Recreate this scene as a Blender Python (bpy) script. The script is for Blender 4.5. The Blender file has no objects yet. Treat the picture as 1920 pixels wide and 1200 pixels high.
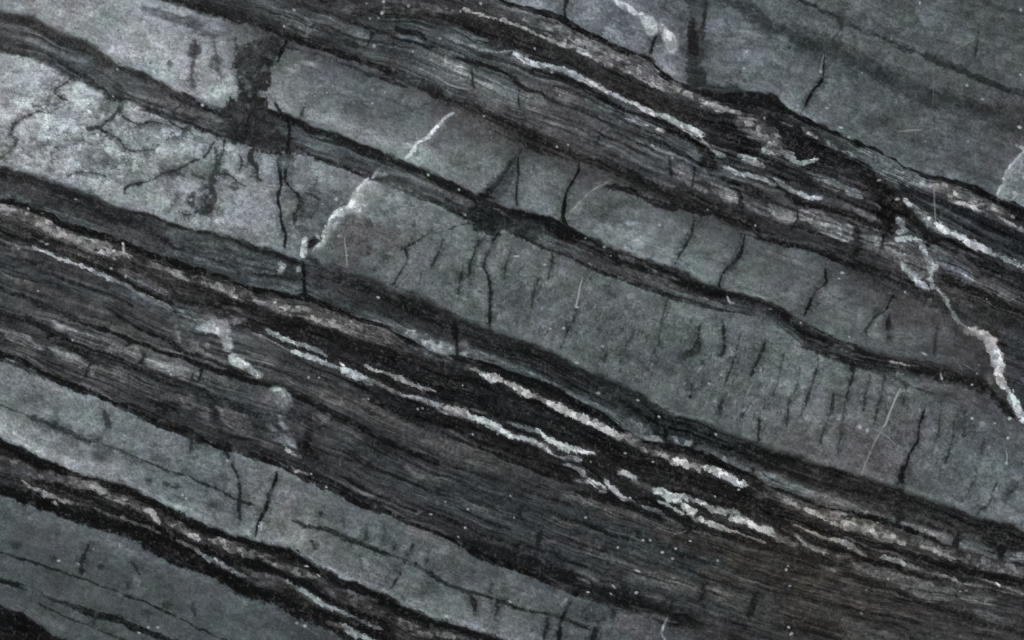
import bpy, math, numpy as np
from mathutils import Vector

scene = bpy.context.scene
UNIT = 0.0005                                   # one unit of the traced drawing is half a millimetre of stone
CX, CY = 960.0, 600.0

# ---------------------------------------------------------------- camera: looking straight down on the polished face
cam_d = bpy.data.cameras.new("camera"); cam = bpy.data.objects.new("camera", cam_d)
scene.collection.objects.link(cam); scene.camera = cam
cam_d.sensor_width = 36; cam_d.lens = 50; cam_d.clip_start = 0.01; cam_d.clip_end = 100
cam.location = (0, 0, 1920 * UNIT * 50 / 36)
# ---------------------------------------------------------------- overcast daylight
SUN_EL, SUN_AZ = math.radians(52), math.radians(-48)    # light comes from the upper left
world = bpy.data.worlds.new("World"); scene.world = world; world.use_nodes = True
wn = world.node_tree.nodes; wl = world.node_tree.links
bg = wn["Background"]; sky = wn.new("ShaderNodeTexSky"); sky.sky_type = 'NISHITA'; sky.sun_disc = False
sky.sun_elevation = SUN_EL; sky.sun_rotation = SUN_AZ; sky.air_density = 1.0; sky.dust_density = 4.0; sky.ozone_density = 1.0
wl.new(sky.outputs[0], bg.inputs[0]); bg.inputs[1].default_value = 0.10
sun_d = bpy.data.lights.new("sun", 'SUN'); sun_d.energy = 1.2; sun_d.angle = math.radians(12); sun_d.color = (1.0, 0.95, 0.88)
sun = bpy.data.objects.new("sun", sun_d); scene.collection.objects.link(sun)
sdir = Vector((math.sin(SUN_AZ) * math.cos(SUN_EL), math.cos(SUN_AZ) * math.cos(SUN_EL), math.sin(SUN_EL)))
sun.rotation_euler = sdir.to_track_quat('Z', 'Y').to_euler(); sun.location = sdir * 3
scene.view_settings.view_transform = 'Standard'; scene.view_settings.look = 'None'
scene.view_settings.gamma = 1; scene.view_settings.exposure = 0.33
scene.cycles.max_bounces = 4; scene.cycles.use_denoising = False; scene.cycles.pixel_filter_type = 'BLACKMAN_HARRIS'; scene.cycles.filter_width = 1.1

# ---------------------------------------------------------------- noise helpers (numpy)
def hsh(ix, iy, seed):
    h = (ix.astype(np.int64) * 374761393 + iy.astype(np.int64) * 668265263 + seed * 974634777) & 0xffffffff
    h = ((h ^ (h >> 13)) * 1274126177) & 0xffffffff
    h = ((h ^ (h >> 16)) * 2246822519) & 0xffffffff
    return ((h ^ (h >> 15)) & 0xffffff).astype(np.float32) / np.float32(0xffffff)

def vnoise(x, y, seed):
    ix = np.floor(x); iy = np.floor(y)
    fx = (x - ix).astype(np.float32); fy = (y - iy).astype(np.float32)
    fx = fx * fx * (3 - 2 * fx); fy = fy * fy * (3 - 2 * fy)
    a = hsh(ix, iy, seed); b = hsh(ix + 1, iy, seed); c = hsh(ix, iy + 1, seed); d = hsh(ix + 1, iy + 1, seed)
    return (a + (b - a) * fx) * (1 - fy) + (c + (d - c) * fx) * fy - 0.5

def fbm(x, y, seed, octaves=4, gain=0.55):
    out = 0; amp = 1.0; tot = 0
    for o in range(octaves):
        c, s = math.cos(0.6 * o), math.sin(0.6 * o)
        out = out + amp * vnoise((x * c - y * s) * 2 ** o + 17.3 * o, (x * s + y * c) * 2 ** o - 9.1 * o, seed + o * 13)
        tot += amp * amp; amp *= gain
    return out / math.sqrt(tot) * 2.6            # about unit deviation 0.6

def afbm(x, y, seed, octaves=3, gain=0.6):       # unrotated: for stretched noise
    out = 0; amp = 1.0; tot = 0
    for o in range(octaves):
        out = out + amp * vnoise(x * 2 ** o + 11.7 * o, y * 2 ** o + 5.3 * o, seed + o * 7)
        tot += amp * amp; amp *= gain
    return out / math.sqrt(tot) * 2.6

def cells(x, y, seed):                           # crystal facets: value of the nearest seed point, distance to the border
    ix = np.floor(x); iy = np.floor(y)
    d1 = np.full(x.shape, 9.0, np.float32); d2 = d1.copy(); val = np.zeros(x.shape, np.float32)
    for i in (-1, 0, 1):
        for j in (-1, 0, 1):
            px = ix + i + hsh(ix + i, iy + j, seed); py = iy + j + hsh(ix + i, iy + j, seed + 5)
            d = np.hypot(px - x, py - y).astype(np.float32)
            v = hsh(ix + i, iy + j, seed + 9)
            near = d < d1
            d2 = np.where(near, d1, np.minimum(d2, d)); val = np.where(near, v, val); d1 = np.where(near, d, d1)
    return val, d2 - d1

def sstep(e0, e1, x):
    t = np.clip((x - e0) / (e1 - e0), 0, 1)
    return t * t * (3 - 2 * t)

TINT = {'c': (-5.4, 1.0, 3.0), 'g': (-5, 1.3, 1.8), 'b': (-5, .4, 5), 'n': (-1.8, .2, 1.4), 'w': (0, 0, -.8), 'p': (-1.2, 0, 1.3), 'k': (.3, .1, -.2), 'y': (-1, 1, -1.5)}
def lin(v):
    v = np.clip(np.asarray(v, np.float32), 1, 255) / 255
    return np.where(v <= 0.04045, v / 12.92, ((v + 0.055) / 1.055) ** 2.4)
def colour(code):                                # '96c' -> linear rgb
    v = float(code[:-1]); t = TINT[code[-1]]
    v += 0.3 * max(0.0, v - 92) - 0.55 * max(0.0, v - 138); k = min(1.0, 0.35 + v / 140)
    return lin([v + t[0] * k, v + t[1] * k, v + t[2] * k]).astype(np.float32)

def pts_of(s):
    return [tuple(float(q) for q in p.split(',')) for p in s.split()]

def smooth_poly(p, n=4):
    p = np.array(p, float)
    if len(p) < 3: return p
    q = np.vstack([2 * p[0] - p[1], p, 2 * p[-1] - p[-2]])
    out = []
    for i in range(1, len(q) - 2):
        a, b, c, d = q[i - 1], q[i], q[i + 1], q[i + 2]
        for k in range(n):
            t = k / n
            out.append(0.5 * (2 * b + (c - a) * t + (2 * a - 5 * b + 4 * c - d) * t * t + (3 * b - a - 3 * c + d) * t ** 3))
    out.append(q[-2])
    return np.array(out)

def curve_y(pts, xs):                            # y of a bedding curve at every x, carried on straight past both ends
    p = np.array(pts, float); s = smooth_poly(p, 4)
    o = np.argsort(s[:, 0]); s = s[o]
    y = np.interp(xs, s[:, 0], s[:, 1])
    for e, sl in ((0, 0.36), (-1, 0.36)):
        m = xs < s[0, 0] if e == 0 else xs > s[-1, 0]
        y[m] = s[e, 1] + (xs[m] - s[e, 0]) * sl
    return y

class Stone:
    def __init__(S, xs, ys):
        S.xs, S.ys = xs, ys
        S.X, S.Y = [a.astype(np.float32) for a in np.meshgrid(xs, ys)]
        X, Y = S.X, S.Y
        # slow wander of every outline, then fine roughness used to fray the edges of each mark
        S.wx = 2.2 * fbm(X / 34, Y / 34, 3, 3); S.wy = 2.2 * fbm(X / 34, Y / 34, 29, 3)
        S.e1 = fbm(X / 9, Y / 9, 41, 3); S.e2 = fbm(X / 3.6, Y / 3.6, 57, 2)
        S.cv, S.cb = cells((X + 0.4 * Y) / 10.5 + 0.25 * S.e1, (Y - 0.4 * X) / 8.5 + 0.2 * S.e2, 5)
        S.brk = fbm(X / 15, Y / 10, 77, 3)
        S.wm = fbm(X / 22, Y / 22, 83, 2)
        S.col = np.zeros(X.shape + (3,), np.float32)
        S.h = np.zeros(X.shape, np.float32)
        S.lab = np.zeros(X.shape, np.int32)
        S.names = []
    def base(S):
        X, Y = S.X, S.Y
        cur = [curve_y(pts_of(s), S.xs) for s in CURVES]
        for i in range(1, len(cur)): cur[i] = np.maximum(cur[i], cur[i - 1] + 5)
        S.cur = cur
        ext = [cur[0] - 420] + cur + [cur[-1] + 420]
        E = np.array(ext)                        # curves x columns
        yw = Y + S.wy
        k = np.zeros(X.shape, np.int32)
        for c in E[1:-1]: k += (yw > c[None, :])
        cols = np.broadcast_to(np.arange(len(S.xs))[None, :], X.shape)
        y0 = E[k, cols]; y1 = E[k + 1, cols]
        S.frac = np.clip((yw - y0) / (y1 - y0), 0, 1).astype(np.float32)
        # along and across the beds in pixels, the beds' own curvature taken out
        mean = E.mean(1)
        S.v = (mean[k] + S.frac * (mean[k + 1] - mean[k])).astype(np.float32)
        S.u = (X * 0.93 + Y * 0.37).astype(np.float32)
        S.wm2 = afbm(S.u / 46, S.v / 6.5, 89, 3); S.e3 = afbm(S.u / 20, S.v / 4.5, 97, 2)   # patchiness that follows the beds
        lamA = np.zeros(X.shape, np.float32); motA = lamA.copy(); graA = lamA.copy()
        for b, (name, lam, mot, gra, soft, rough, stations) in enumerate(BANDS):
            S.names.append(name)
            st = [(float(s.split(':')[0]), s.split(':')[1].split('/')) for s in stations.split()]
            sx = [s[0] for s in st]
            prof = np.zeros((3, len(S.xs), 3), np.float32)
            for r in range(3):
                cc = np.array([colour(s[1][r]) for s in st])
                for ch in range(3): prof[r, :, ch] = np.interp(S.xs, sx, cc[:, ch])
            f = np.clip((yw - E[b][None, :]) / (E[b + 1] - E[b])[None, :], 0, 1)[..., None].astype(np.float32)
            if b == 0: f = np.clip((yw - (E[1] - 300)[None, :]) / 300, 0, 1)[..., None].astype(np.float32)
            c = np.where(f < 0.5, prof[0] * (1 - 2 * f) + prof[1] * 2 * f, prof[1] * (2 - 2 * f) + prof[2] * (2 * f - 1))
            if b == 0: a = np.ones(X.shape, np.float32)
            else: a = sstep(-soft * 1.5, soft * 1.5, (yw - E[b][None, :]) * 0.93 + rough * (1.1 * S.e1 + 0.7 * S.e2))
            S.lab[a > 0.5] = b
            S.col += (c - S.col) * a[..., None]
            lamA += (lam - lamA) * a; motA += (mot - motA) * a; graA += (gra - graA) * a
        S.lamA, S.motA, S.graA = lamA, motA, graA
    def texture(S):                              # after the marks: grain, cloudiness and fine lamination over everything
        X, Y, u, v = S.X, S.Y, S.u, S.v
        vv = v + 2.2 * fbm(u / 80, v / 24, 101, 3)
        lam = 0.6 * afbm(u / 170, vv / 9.0, 111, 3) + 0.65 * afbm(u / 60, vv / 4.4, 131, 2)
        m2 = fbm(X / 13 + 0.6 * S.e1, Y / 11 + 0.5 * S.brk, 171, 3, 0.6)
        mot = 0.5 * fbm(X / 46, Y / 36, 151, 3, 0.6) + 0.75 * np.tanh(1.3 * fbm(X / 26 + 0.5 * S.brk, Y / 19, 161, 3, 0.6)) + 0.75 * m2
        mic = vnoise(X / 2.3, Y / 2.3, 191) * 2
        gra = 1.0 * S.e2 + 0.9 * mic + 0.7 * S.e1
        busy = 1 + 0.7 * np.exp(-((X - 190) / 260) ** 2 - ((Y - 260) / 110) ** 2) * (S.motA > 0.09)   # the mottled, altered corner of the grey bed
        # thin single laminae, dark and pale, running far along the beds
        l1 = afbm(u / 190 + 3, vv / 5.2, 401, 2); l2 = afbm(u / 130, (vv + 1.5 * S.e1) / 4.0, 411, 2); l3 = afbm(u / 75, vv / 3.6, 421, 2)
        seams = 0
        for k_, (sp_, w_, amp_) in enumerate(((8.5, 2.5, -.85), (13.0, 3.4, -.95), (10.5, 2.3, .60))):   # single wavering seams, pinching in and out
            p_ = (v + 3.6 * fbm(u / 190, v / 60, 441 + k_, 2)) / sp_; q_ = np.round(p_)
            wd = w_ * sstep(-0.15, 1.1, afbm(u / 95 + q_ * 37.7, q_ * 3.1, 451 + k_, 2))
            seams = seams + amp_ * sstep(0.9, -0.7, np.abs(p_ - q_) * sp_ - wd + 0.7 * S.e2) * sstep(0.2, 1.4, wd)
        knot = np.exp(-((X - 1520 - 1.6 * (Y - 340)) / 230) ** 2 - ((Y - 340 - 0.42 * (X - 1500)) / 75) ** 2)      # the braided knot
        seams = seams * (np.clip(S.lamA / 0.2, 0, 1) ** 1.3 + 0.9 * knot) * sstep(1.6, 0.2, S.wm)
        lines = -0.62 * sstep(0.35, 0.95, l1) - 0.5 * sstep(0.45, 1.05, l2) + 0.42 * sstep(0.55, 1.1, l3) + 0.10
        g = 0.62 * seams + 1.6 * np.minimum(S.lamA, .3) * lines * (0.45 + 1.1 * sstep(-0.7, 0.9, afbm(u / 90, v / 22, 431, 2))) + 1.35 * S.lamA * lam + 1.35 * S.motA * mot * busy + 1.25 * S.graA * gra
        # dark filaments between grains of the grey beds
        fil = np.exp(-(fbm(X / 30 + 0.3 * S.e1, Y / 26, 211, 4, 0.6) / 0.09) ** 2) * sstep(-0.1, 0.9, fbm(X / 60, Y / 60, 221, 2))
        g = g - 0.30 * fil * busy * (S.motA / 0.13)
        f2 = np.exp(-(fbm(X / 17 + 0.4 * S.e1, Y / 21, 251, 3, 0.6) / 0.10) ** 2) * sstep(0.0, 0.8, fbm(X / 40, Y / 50, 261, 2))
        g = g - 0.26 * f2 * (S.motA / 0.13) * busy
        cv2, cb2 = cells((X + 9 * S.brk + 7 * S.e1) / 34, (Y + 9 * S.wm + 6 * S.e1) / 27, 271)     # blotches with crackled dark rims in that corner
        g = g + (busy - 1) * (0.62 * (cv2 - 0.55) - 0.75 * sstep(0.16, 0.0, cb2) * sstep(-0.5, 0.7, S.wm2 + S.wm))
        S.col *= np.exp(g)[..., None]
        S.col = 0.0615 * (S.col / 0.0615) ** 1.10
        warm_sheen = np.exp(-((X - 1480 - 0.5 * (Y - 1080)) / 250) ** 2 - ((Y - 1080) / 170) ** 2) * (0.8 + 0.3 * S.wm)     # warm brown reflected light low on the right, painted into the colour
        S.col *= 1 + warm_sheen[..., None] * np.array([.07, -.01, -.14], np.float32)
        ch = fbm(X / 34, Y / 28, 231, 3)[..., None]; ch2 = fbm(X / 52, Y / 44, 241, 3)[..., None]
        S.col *= 1 + 0.030 * ch * np.array([.2, -.4, 1.0], np.float32) + 0.028 * ch2 * np.array([1., -.5, -.1], np.float32)
        dark = sstep(0.06, 0.02, S.col[..., 1])      # the black beds are sprinkled with grey grains
        sp = 0.8 * sstep(0.4, 2.0, S.e2 + 0.3 * mic + 0.5 * S.e1 + 0.35 * lam + 0.3 * S.brk) * dark
        S.col += sp[..., None] * np.array([.036, .034, .033], np.float32)
        S.h += 0.25 * lam * S.lamA + 0.25 * S.e2 * S.graA
    def mark(S, cls, code, w, soft, rough, alpha, brk, pts, part=True, taper=True):
        ws = [float(q) * (0.88 if cls == 'crack' else 0.82 if cls == 'white_vein' else 1) for q in w.split('-')]
        if cls == 'white_vein' and len(pts) > 1 and ws[0] < 15:   # every lens draws out along the bed
            pts = list(pts)
            for e, nb, put in ((0, 1, 0), (-1, -2, 10 ** 6)):
                (ax, ay), (bx, by) = pts[e], pts[nb]; L = math.hypot(ax - bx, ay - by) + 1e-6
                pts.insert(put, (ax + (ax - bx) / L * 5, ay + (ay - by) / L * 5))
        if cls not in ('scratch', 'speck'):       # what leaves the frame goes on beyond it
            pts = list(pts); far = 26 if cls in ('crack', 'white_patch') else 320
            for e, nb, put in ((0, 1, 0), (-1, -2, len(pts) + 1)):
                (ax, ay), (bx, by) = pts[e], pts[nb]
                if min(ax + 4, 1924 - ax, ay + 4, 1204 - ay) < 14:
                    L = math.hypot(ax - bx, ay - by) + 1e-6; q = (ax + (ax - bx) / L * far, ay + (ay - by) / L * far)
                    if far > 100 and abs(ax - bx) > abs(ay - by): q = (ax + math.copysign(far, ax - bx), ay + math.copysign(far * .38, ax - bx))
                    pts.insert(put, q) if put == 0 else pts.append(q)
                    ws = [ws[0]] + ws if put == 0 else ws + [ws[-1]]
        p = smooth_poly(pts, 4)
        W = np.interp(np.linspace(0, 1, len(p)), np.linspace(0, 1, len(ws)), ws) / 2 if len(ws) > 1 else np.full(len(p), ws[0] / 2)
        pad = W.max() + soft + 2.5 * rough + 6
        x0, x1 = p[:, 0].min() - pad, p[:, 0].max() + pad; y0, y1 = p[:, 1].min() - pad, p[:, 1].max() + pad
        i0, i1 = np.searchsorted(S.xs, [x0, x1]); j0, j1 = np.searchsorted(S.ys, [y0, y1])
        if i1 - i0 < 1 or j1 - j0 < 1: return
        sl = (slice(j0, j1), slice(i0, i1))
        kw = 0.35 if cls in ('scratch', 'speck') else 0.8
        D = np.full((j1 - j0, i1 - i0), 1e3, np.float32)
        for a in range(len(p) - 1):
            (ax, ay), (bx, by) = p[a], p[a + 1]
            q = max(W[a], W[a + 1]) + soft + 2.5 * rough + 8
            k0, k1 = np.searchsorted(S.xs[i0:i1], [min(ax, bx) - q, max(ax, bx) + q]); m0, m1 = np.searchsorted(S.ys[j0:j1], [min(ay, by) - q, max(ay, by) + q])
            if k1 <= k0 or m1 <= m0: continue
            s2 = (slice(j0 + m0, j0 + m1), slice(i0 + k0, i0 + k1))
            x = S.X[s2] + kw * S.wx[s2]; y = S.Y[s2] + kw * S.wy[s2]
            L = (bx - ax) ** 2 + (by - ay) ** 2 + 1e-6
            t = np.clip(((x - ax) * (bx - ax) + (y - ay) * (by - ay)) / L, 0, 1)
            g = (a + t) / (len(p) - 1)
            tp = np.minimum(1, np.minimum(g, 1 - g) * (4 if cls == 'white_vein' else 7) + (0.15 if cls == 'white_vein' else .5 if cls == 'crack' else .3)) if taper else 1
            d = np.hypot(x - ax - t * (bx - ax), y - ay - t * (by - ay)) - (W[a] + (W[a + 1] - W[a]) * t) * tp
            v = D[m0:m1, k0:k1]; np.minimum(v, d, out=v)
        S.lay(sl, D, cls, code, soft, rough, alpha, brk, part, W.mean())
    def lay(S, sl, D, cls, code, soft, rough, alpha, brk, part, half):
        f = 0.9 * S.e1[sl] + 0.8 * S.e2[sl] if cls in ('crack', 'dark_patch', 'white_vein', 'white_patch', 'scratch', 'speck') else 0.5 * S.e1[sl] + 0.5 * S.e2[sl] + 1.1 * S.e3[sl]
        if cls == 'dark_band' or (cls == 'dark_seam' and half > 7): soft = soft * 1.45
        elif cls == 'dark_seam': soft = soft * 0.9
        if cls == 'scratch': alpha = alpha * 0.75
        soft = max(soft * (0.7 if cls in ('white_vein', 'crack') else 0.85), 1.2)
        if cls != 'scratch' and cls != 'speck': D = D + S.wm[sl] * min(half, 14) * (0.2 if cls[:5] == 'white' else 0.34)
        a = sstep(soft, -soft, D + (0.8 if cls == 'white_vein' else 0.5) * rough * f)
        if cls == 'dark_patch': a = a * (1 - 0.5 * sstep(0.2, 1.2, S.wm[sl] + 0.5 * S.e1[sl]))
        if cls == 'crack': a = a * (1 - 0.15 * sstep(0.2, 1.2, S.wm[sl]))
        if cls in ('dark_seam', 'dark_band', 'tint'): a = a * (1 - (0.22 if cls == 'dark_seam' else 0.42 if cls == 'dark_band' else 0.3) * sstep(-0.1, 1.2, S.wm2[sl]))
        if brk: a = a * sstep(2.4 * brk - 1.8, 2.4 * brk - 0.9, S.brk[sl])
        a = a * alpha
        if cls == 'white_vein':
            S.col[sl] += (colour('78n') - S.col[sl]) * (0.45 * sstep(7, -3, D + 2 * S.e1[sl]) * (alpha > 0.9) * (S.col[sl][..., 1] < 0.06))[..., None]
            a = 0.93 * a * (1 - 0.45 * sstep(0.2, 1.3, S.brk[sl] + 0.5 * S.e2[sl]))
        c = np.broadcast_to(colour(code), D.shape + (3,))
        if cls in ('white_vein', 'crystal_band', 'white_patch'):
            k = 1.0 if cls == 'crystal_band' else 0.62
            m = np.exp(k * (S.cv[sl] - 0.5) * 1.6 - (0.12 if cls == 'white_vein' else 0.22) * (1 - sstep(0.0, 0.3, S.cb[sl])) + 0.07 * S.e1[sl] + 0.05)
            c = c * m[..., None]
        else:
            c = c * np.exp(0.10 * S.e2[sl] + 0.05 * S.e1[sl])[..., None]
        S.col[sl] += (c - S.col[sl]) * a[..., None]
        hh = {'crack': -1.0, 'dark_seam': -0.5, 'white_vein': 0.5, 'crystal_band': 0.3, 'scratch': -0.4}.get(cls, 0.0)
        for arr, v in zip((S.lamA, S.motA, S.graA), {'white_vein': (.0, .05, .07), 'white_patch': (0, .08, .10), 'crystal_band': (.04, .08, .16), 'crack': (.0, .08, .12),
                          'dark_patch': (.02, .26, .20), 'dark_seam': (.08, .1, .20), 'dark_band': (.30, .2, .22)}.get(cls, (None,) * 3)):
            if v is not None: arr[sl] += (v - arr[sl]) * a
        S.h[sl] += (hh - S.h[sl]) * a * (1 if hh else 0)
        if part and cls not in ('tint', 'speck') and alpha > 0.5:
            m = D < (0.6 if half < 2.2 else 0.0)
            if m.sum() > 20:
                S.names.append(cls)
                lab = S.lab[sl]; lab[m] = len(S.names) - 1
    def blob(S, code, x, y, rx, ry, ang, alpha, soft=0.6, rough=0.25, cls='tint'):
        R = max(rx, ry) * (1 + soft + rough * 2) + 6
        i0, i1 = np.searchsorted(S.xs, [x - R, x + R]); j0, j1 = np.searchsorted(S.ys, [y - R, y + R])
        if i1 - i0 < 1 or j1 - j0 < 1: return
        sl = (slice(j0, j1), slice(i0, i1))
        c, s = math.cos(math.radians(ang)), math.sin(math.radians(ang))
        dx = S.X[sl] + S.wx[sl] - x; dy = S.Y[sl] + S.wy[sl] - y
        r = np.hypot((dx * c + dy * s) / rx, (-dx * s + dy * c) / ry)
        m = min(rx, ry)
        S.lay(sl, (r - 1) * m, cls, code, soft * m, rough * min(m, 9), alpha, 0, cls not in ('tint', 'speck'), m)
    def poly(S, cls, code, soft, rough, alpha, brk, pts):
        P = np.array(pts, float); pad = soft + 2.5 * rough + 6
        i0, i1 = np.searchsorted(S.xs, [P[:, 0].min() - pad, P[:, 0].max() + pad]); j0, j1 = np.searchsorted(S.ys, [P[:, 1].min() - pad, P[:, 1].max() + pad])
        if i1 - i0 < 1 or j1 - j0 < 1: return
        sl = (slice(j0, j1), slice(i0, i1))
        x = S.X[sl] + 0.8 * S.wx[sl]; y = S.Y[sl] + 0.8 * S.wy[sl]
        D = np.full(x.shape, 1e6, np.float32); ins = np.zeros(x.shape, bool)
        n = len(P)
        for a in range(n):
            (ax, ay), (bx, by) = P[a], P[(a + 1) % n]
            L = (bx - ax) ** 2 + (by - ay) ** 2 + 1e-6
            t = np.clip(((x - ax) * (bx - ax) + (y - ay) * (by - ay)) / L, 0, 1)
            np.minimum(D, (x - ax - t * (bx - ax)) ** 2 + (y - ay - t * (by - ay)) ** 2, out=D)
            if ay != by: ins ^= ((ay > y) != (by > y)) & (x < (bx - ax) * (y - ay) / (by - ay) + ax)
        D = np.sqrt(D); D[ins] *= -1
        S.lay(sl, D, cls, code, soft, rough, alpha, brk, True, 9)
    def run(S, table, scale=1.0):
        for line in table.strip().splitlines():
            line = line.strip()
            if not line or line[0] == '#': continue
            head, body = line.split('|'); h = head.split()
            n = CLS.get(h[0], h[0])
            if h[0] == 'o':                       # o code alpha soft rough | x,y,rx,ry,ang ...
                for q in pts_of(body): S.blob(h[1], *q, float(h[2]), float(h[3]), float(h[4]))
            elif h[0] == 'P':                     # P cls code soft rough alpha brk | polygon
                S.poly(CLS.get(h[1], h[1]), h[2], float(h[3]), float(h[4]), float(h[5]), float(h[6]), pts_of(body))
            elif h[0] == 'K':                     # a crack lies in a smudge of darkened stone
                hw = '-'.join('%.3g' % (float(q) * 2.2 + 5) for q in h[2].split('-'))
                S.mark('tint', '%dg' % (float(h[1][:-1]) + 22), hw, 5, 6, 0.42, 0.1, pts_of(body))
                S.mark(n, h[1], h[2], float(h[3]), float(h[4]), float(h[5]), float(h[6]), pts_of(body))
            else:                                 # cls code width soft rough alpha brk | polyline
                S.mark(n, h[1], h[2], float(h[3]), float(h[4]), float(h[5]), float(h[6]), pts_of(body))
    def flecks(S, poly, seed, ux, uy, lx, ly, thr, code, alpha):  # short dark streaks inside an area
        P = np.array(pts_of(poly), float)
        i0, i1 = np.searchsorted(S.xs, [P[:, 0].min(), P[:, 0].max()]); j0, j1 = np.searchsorted(S.ys, [P[:, 1].min(), P[:, 1].max()])
        if i1 - i0 < 2 or j1 - j0 < 2: return
        sl = (slice(j0, j1), slice(i0, i1)); x, y = S.X[sl], S.Y[sl]
        ins = np.zeros(x.shape, bool); D = np.full(x.shape, 1e9, np.float32); n = len(P)
        for a in range(n):
            (ax, ay), (bx, by) = P[a], P[(a + 1) % n]
            L = (bx - ax) ** 2 + (by - ay) ** 2 + 1e-6
            t = np.clip(((x - ax) * (bx - ax) + (y - ay) * (by - ay)) / L, 0, 1)
            np.minimum(D, (x - ax - t * (bx - ax)) ** 2 + (y - ay - t * (by - ay)) ** 2, out=D)
            if ay != by: ins ^= ((ay > y) != (by > y)) & (x < (bx - ax) * (y - ay) / (by - ay) + ax)
        m = sstep(0, 14, np.sqrt(D)) * ins
        n_ = math.hypot(ux, uy); ux, uy = ux / n_, uy / n_
        f = afbm((x * ux + y * uy) / lx, (-x * uy + y * ux) / ly, seed, 2)
        a = sstep(thr, thr + 0.8, f + 0.25 * S.e1[sl]) * m * alpha
        S.col[sl] += (colour(code) - S.col[sl]) * a[..., None]
CLS = {'V': 'white_vein', 'B': 'crystal_band', 'K': 'crack', 'S': 'dark_seam', 'D': 'dark_band', 'G': 'stone_band', 't': 'tint', 'x': 'scratch', 'W': 'white_patch', 'p': 'speck', 'J': 'dark_patch'}
# ---------------------------------------------------------------- the beds of the stone, traced in millimetre-like units (0..1920 across, 0..1200 down)
CURVES = [
 "890,-20 960,8 1010,20 1060,36 1080,51 1120,67 1170,92 1215,107 1232,128 1265,152 1300,165 1350,172 1400,172 1440,182 1497,216 1550,240 1600,262 1665,303 1730,325 1800,345 1860,368 1920,393",
 "665,30 735,32 805,42 865,60 905,80 960,97 1015,118 1060,130 1120,160 1160,178 1195,193 1230,210 1270,228 1310,247 1350,262 1400,275 1440,285 1500,305 1560,325 1620,345 1680,368 1740,410 1790,435 1845,465 1920,500",
 "310,-2 375,20 437,38 480,50 530,65 567,77 600,90 655,107 692,122 742,132 792,158 830,180 870,195 905,212 960,243 1060,283 1115,305 1160,322 1200,345 1290,378 1335,398 1400,420 1440,442 1515,465 1565,485 1615,505 1665,525 1702,537 1790,555 1840,575 1920,605",
 "0,20 50,30 100,55 125,67 160,80 200,107 237,130 275,138 312,157 350,175 390,192 415,203 480,200 505,203 562,222 590,240 640,252 680,272 715,282 762,305 805,320 845,340 880,360 910,380 975,392 1010,405 1055,422 1110,445 1170,475 1235,492 1285,508 1310,527 1350,535 1385,550 1440,565 1500,600 1540,622 1575,642 1615,652 1665,667 1715,675 1765,685 1802,700 1840,712 1865,730 1920,752",
 "0,95 35,107 75,117 120,145 160,162 212,185 250,200 287,212 325,225 355,240 400,255 420,265 500,280 555,285 600,300 635,312 695,335 755,357 805,377 855,397 900,415 960,440 985,450 1030,470 1100,497 1135,512 1185,532 1230,550 1285,570 1335,577 1435,597 1475,625 1515,655 1560,668 1600,682 1665,697 1740,715 1790,722 1840,735 1870,750 1920,790",
 "0,312 45,322 75,335 120,350 175,367 212,387 250,395 300,410 350,428 375,435 412,442 462,460 525,475 562,487 592,494 630,507 692,522 737,542 792,560 830,577 855,593 900,610 960,632 992,642 1045,664 1077,682 1135,710 1200,737 1225,755 1255,775 1305,787 1350,805 1395,822 1440,838 1490,850 1540,870 1600,890 1630,900 1685,917 1735,935 1790,950 1830,970 1890,982 1920,997",
 "0,375 50,387 100,410 150,430 185,440 220,450 275,472 325,490 375,505 425,517 480,543 567,556 620,572 670,595 687,600 730,615 767,642 805,660 825,668 865,672 930,685 960,699 1010,712 1050,735 1110,765 1160,795 1192,820 1247,832 1285,840 1335,860 1385,880 1425,898 1440,913 1490,932 1540,947 1590,962 1640,972 1690,985 1740,1005 1790,1027 1840,1045 1890,1060 1920,1062",
 "0,455 35,466 70,472 100,482 130,495 170,510 215,530 240,542 275,560 312,580 342,592 400,603 480,625 530,650 560,663 592,680 640,695 680,714 730,732 780,752 842,768 895,792 945,815 980,826 1035,850 1082,864 1095,890 1130,915 1172,937 1215,955 1235,963 1310,985 1360,1000 1430,1018 1490,1030 1567,1064 1640,1085 1720,1100 1800,1115 1920,1140",
 "0,560 60,578 130,600 200,620 250,640 300,657 350,672 400,690 475,715 530,728 580,752 620,772 655,787 692,812 730,832 767,847 805,862 855,880 960,915 1085,960 1200,1000 1320,1045 1440,1090 1600,1130 1760,1165 1920,1200",
 "0,662 50,680 100,707 150,727 200,747 250,770 300,795 350,815 400,832 450,850 480,857 530,875 580,900 630,920 680,947 730,962 780,985 830,1005 867,1022 905,1042 955,1062 1010,1080 1035,1100 1085,1117 1135,1135 1185,1150 1260,1167 1310,1183 1360,1198 1500,1240",
 "0,825 40,840 85,860 120,875 160,890 220,900 250,917 300,935 325,955 375,975 425,997 475,1015 547,1027 590,1057 620,1075 665,1097 720,1112 750,1130 780,1147 830,1165 870,1176 920,1195",
 "0,927 50,947 120,965 160,987 220,1000 265,1022 300,1045 350,1067 390,1080 430,1105 475,1127 517,1135 555,1160 605,1177 640,1197",
 "0,1137 40,1147 75,1172 105,1192 160,1215",
]
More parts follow.
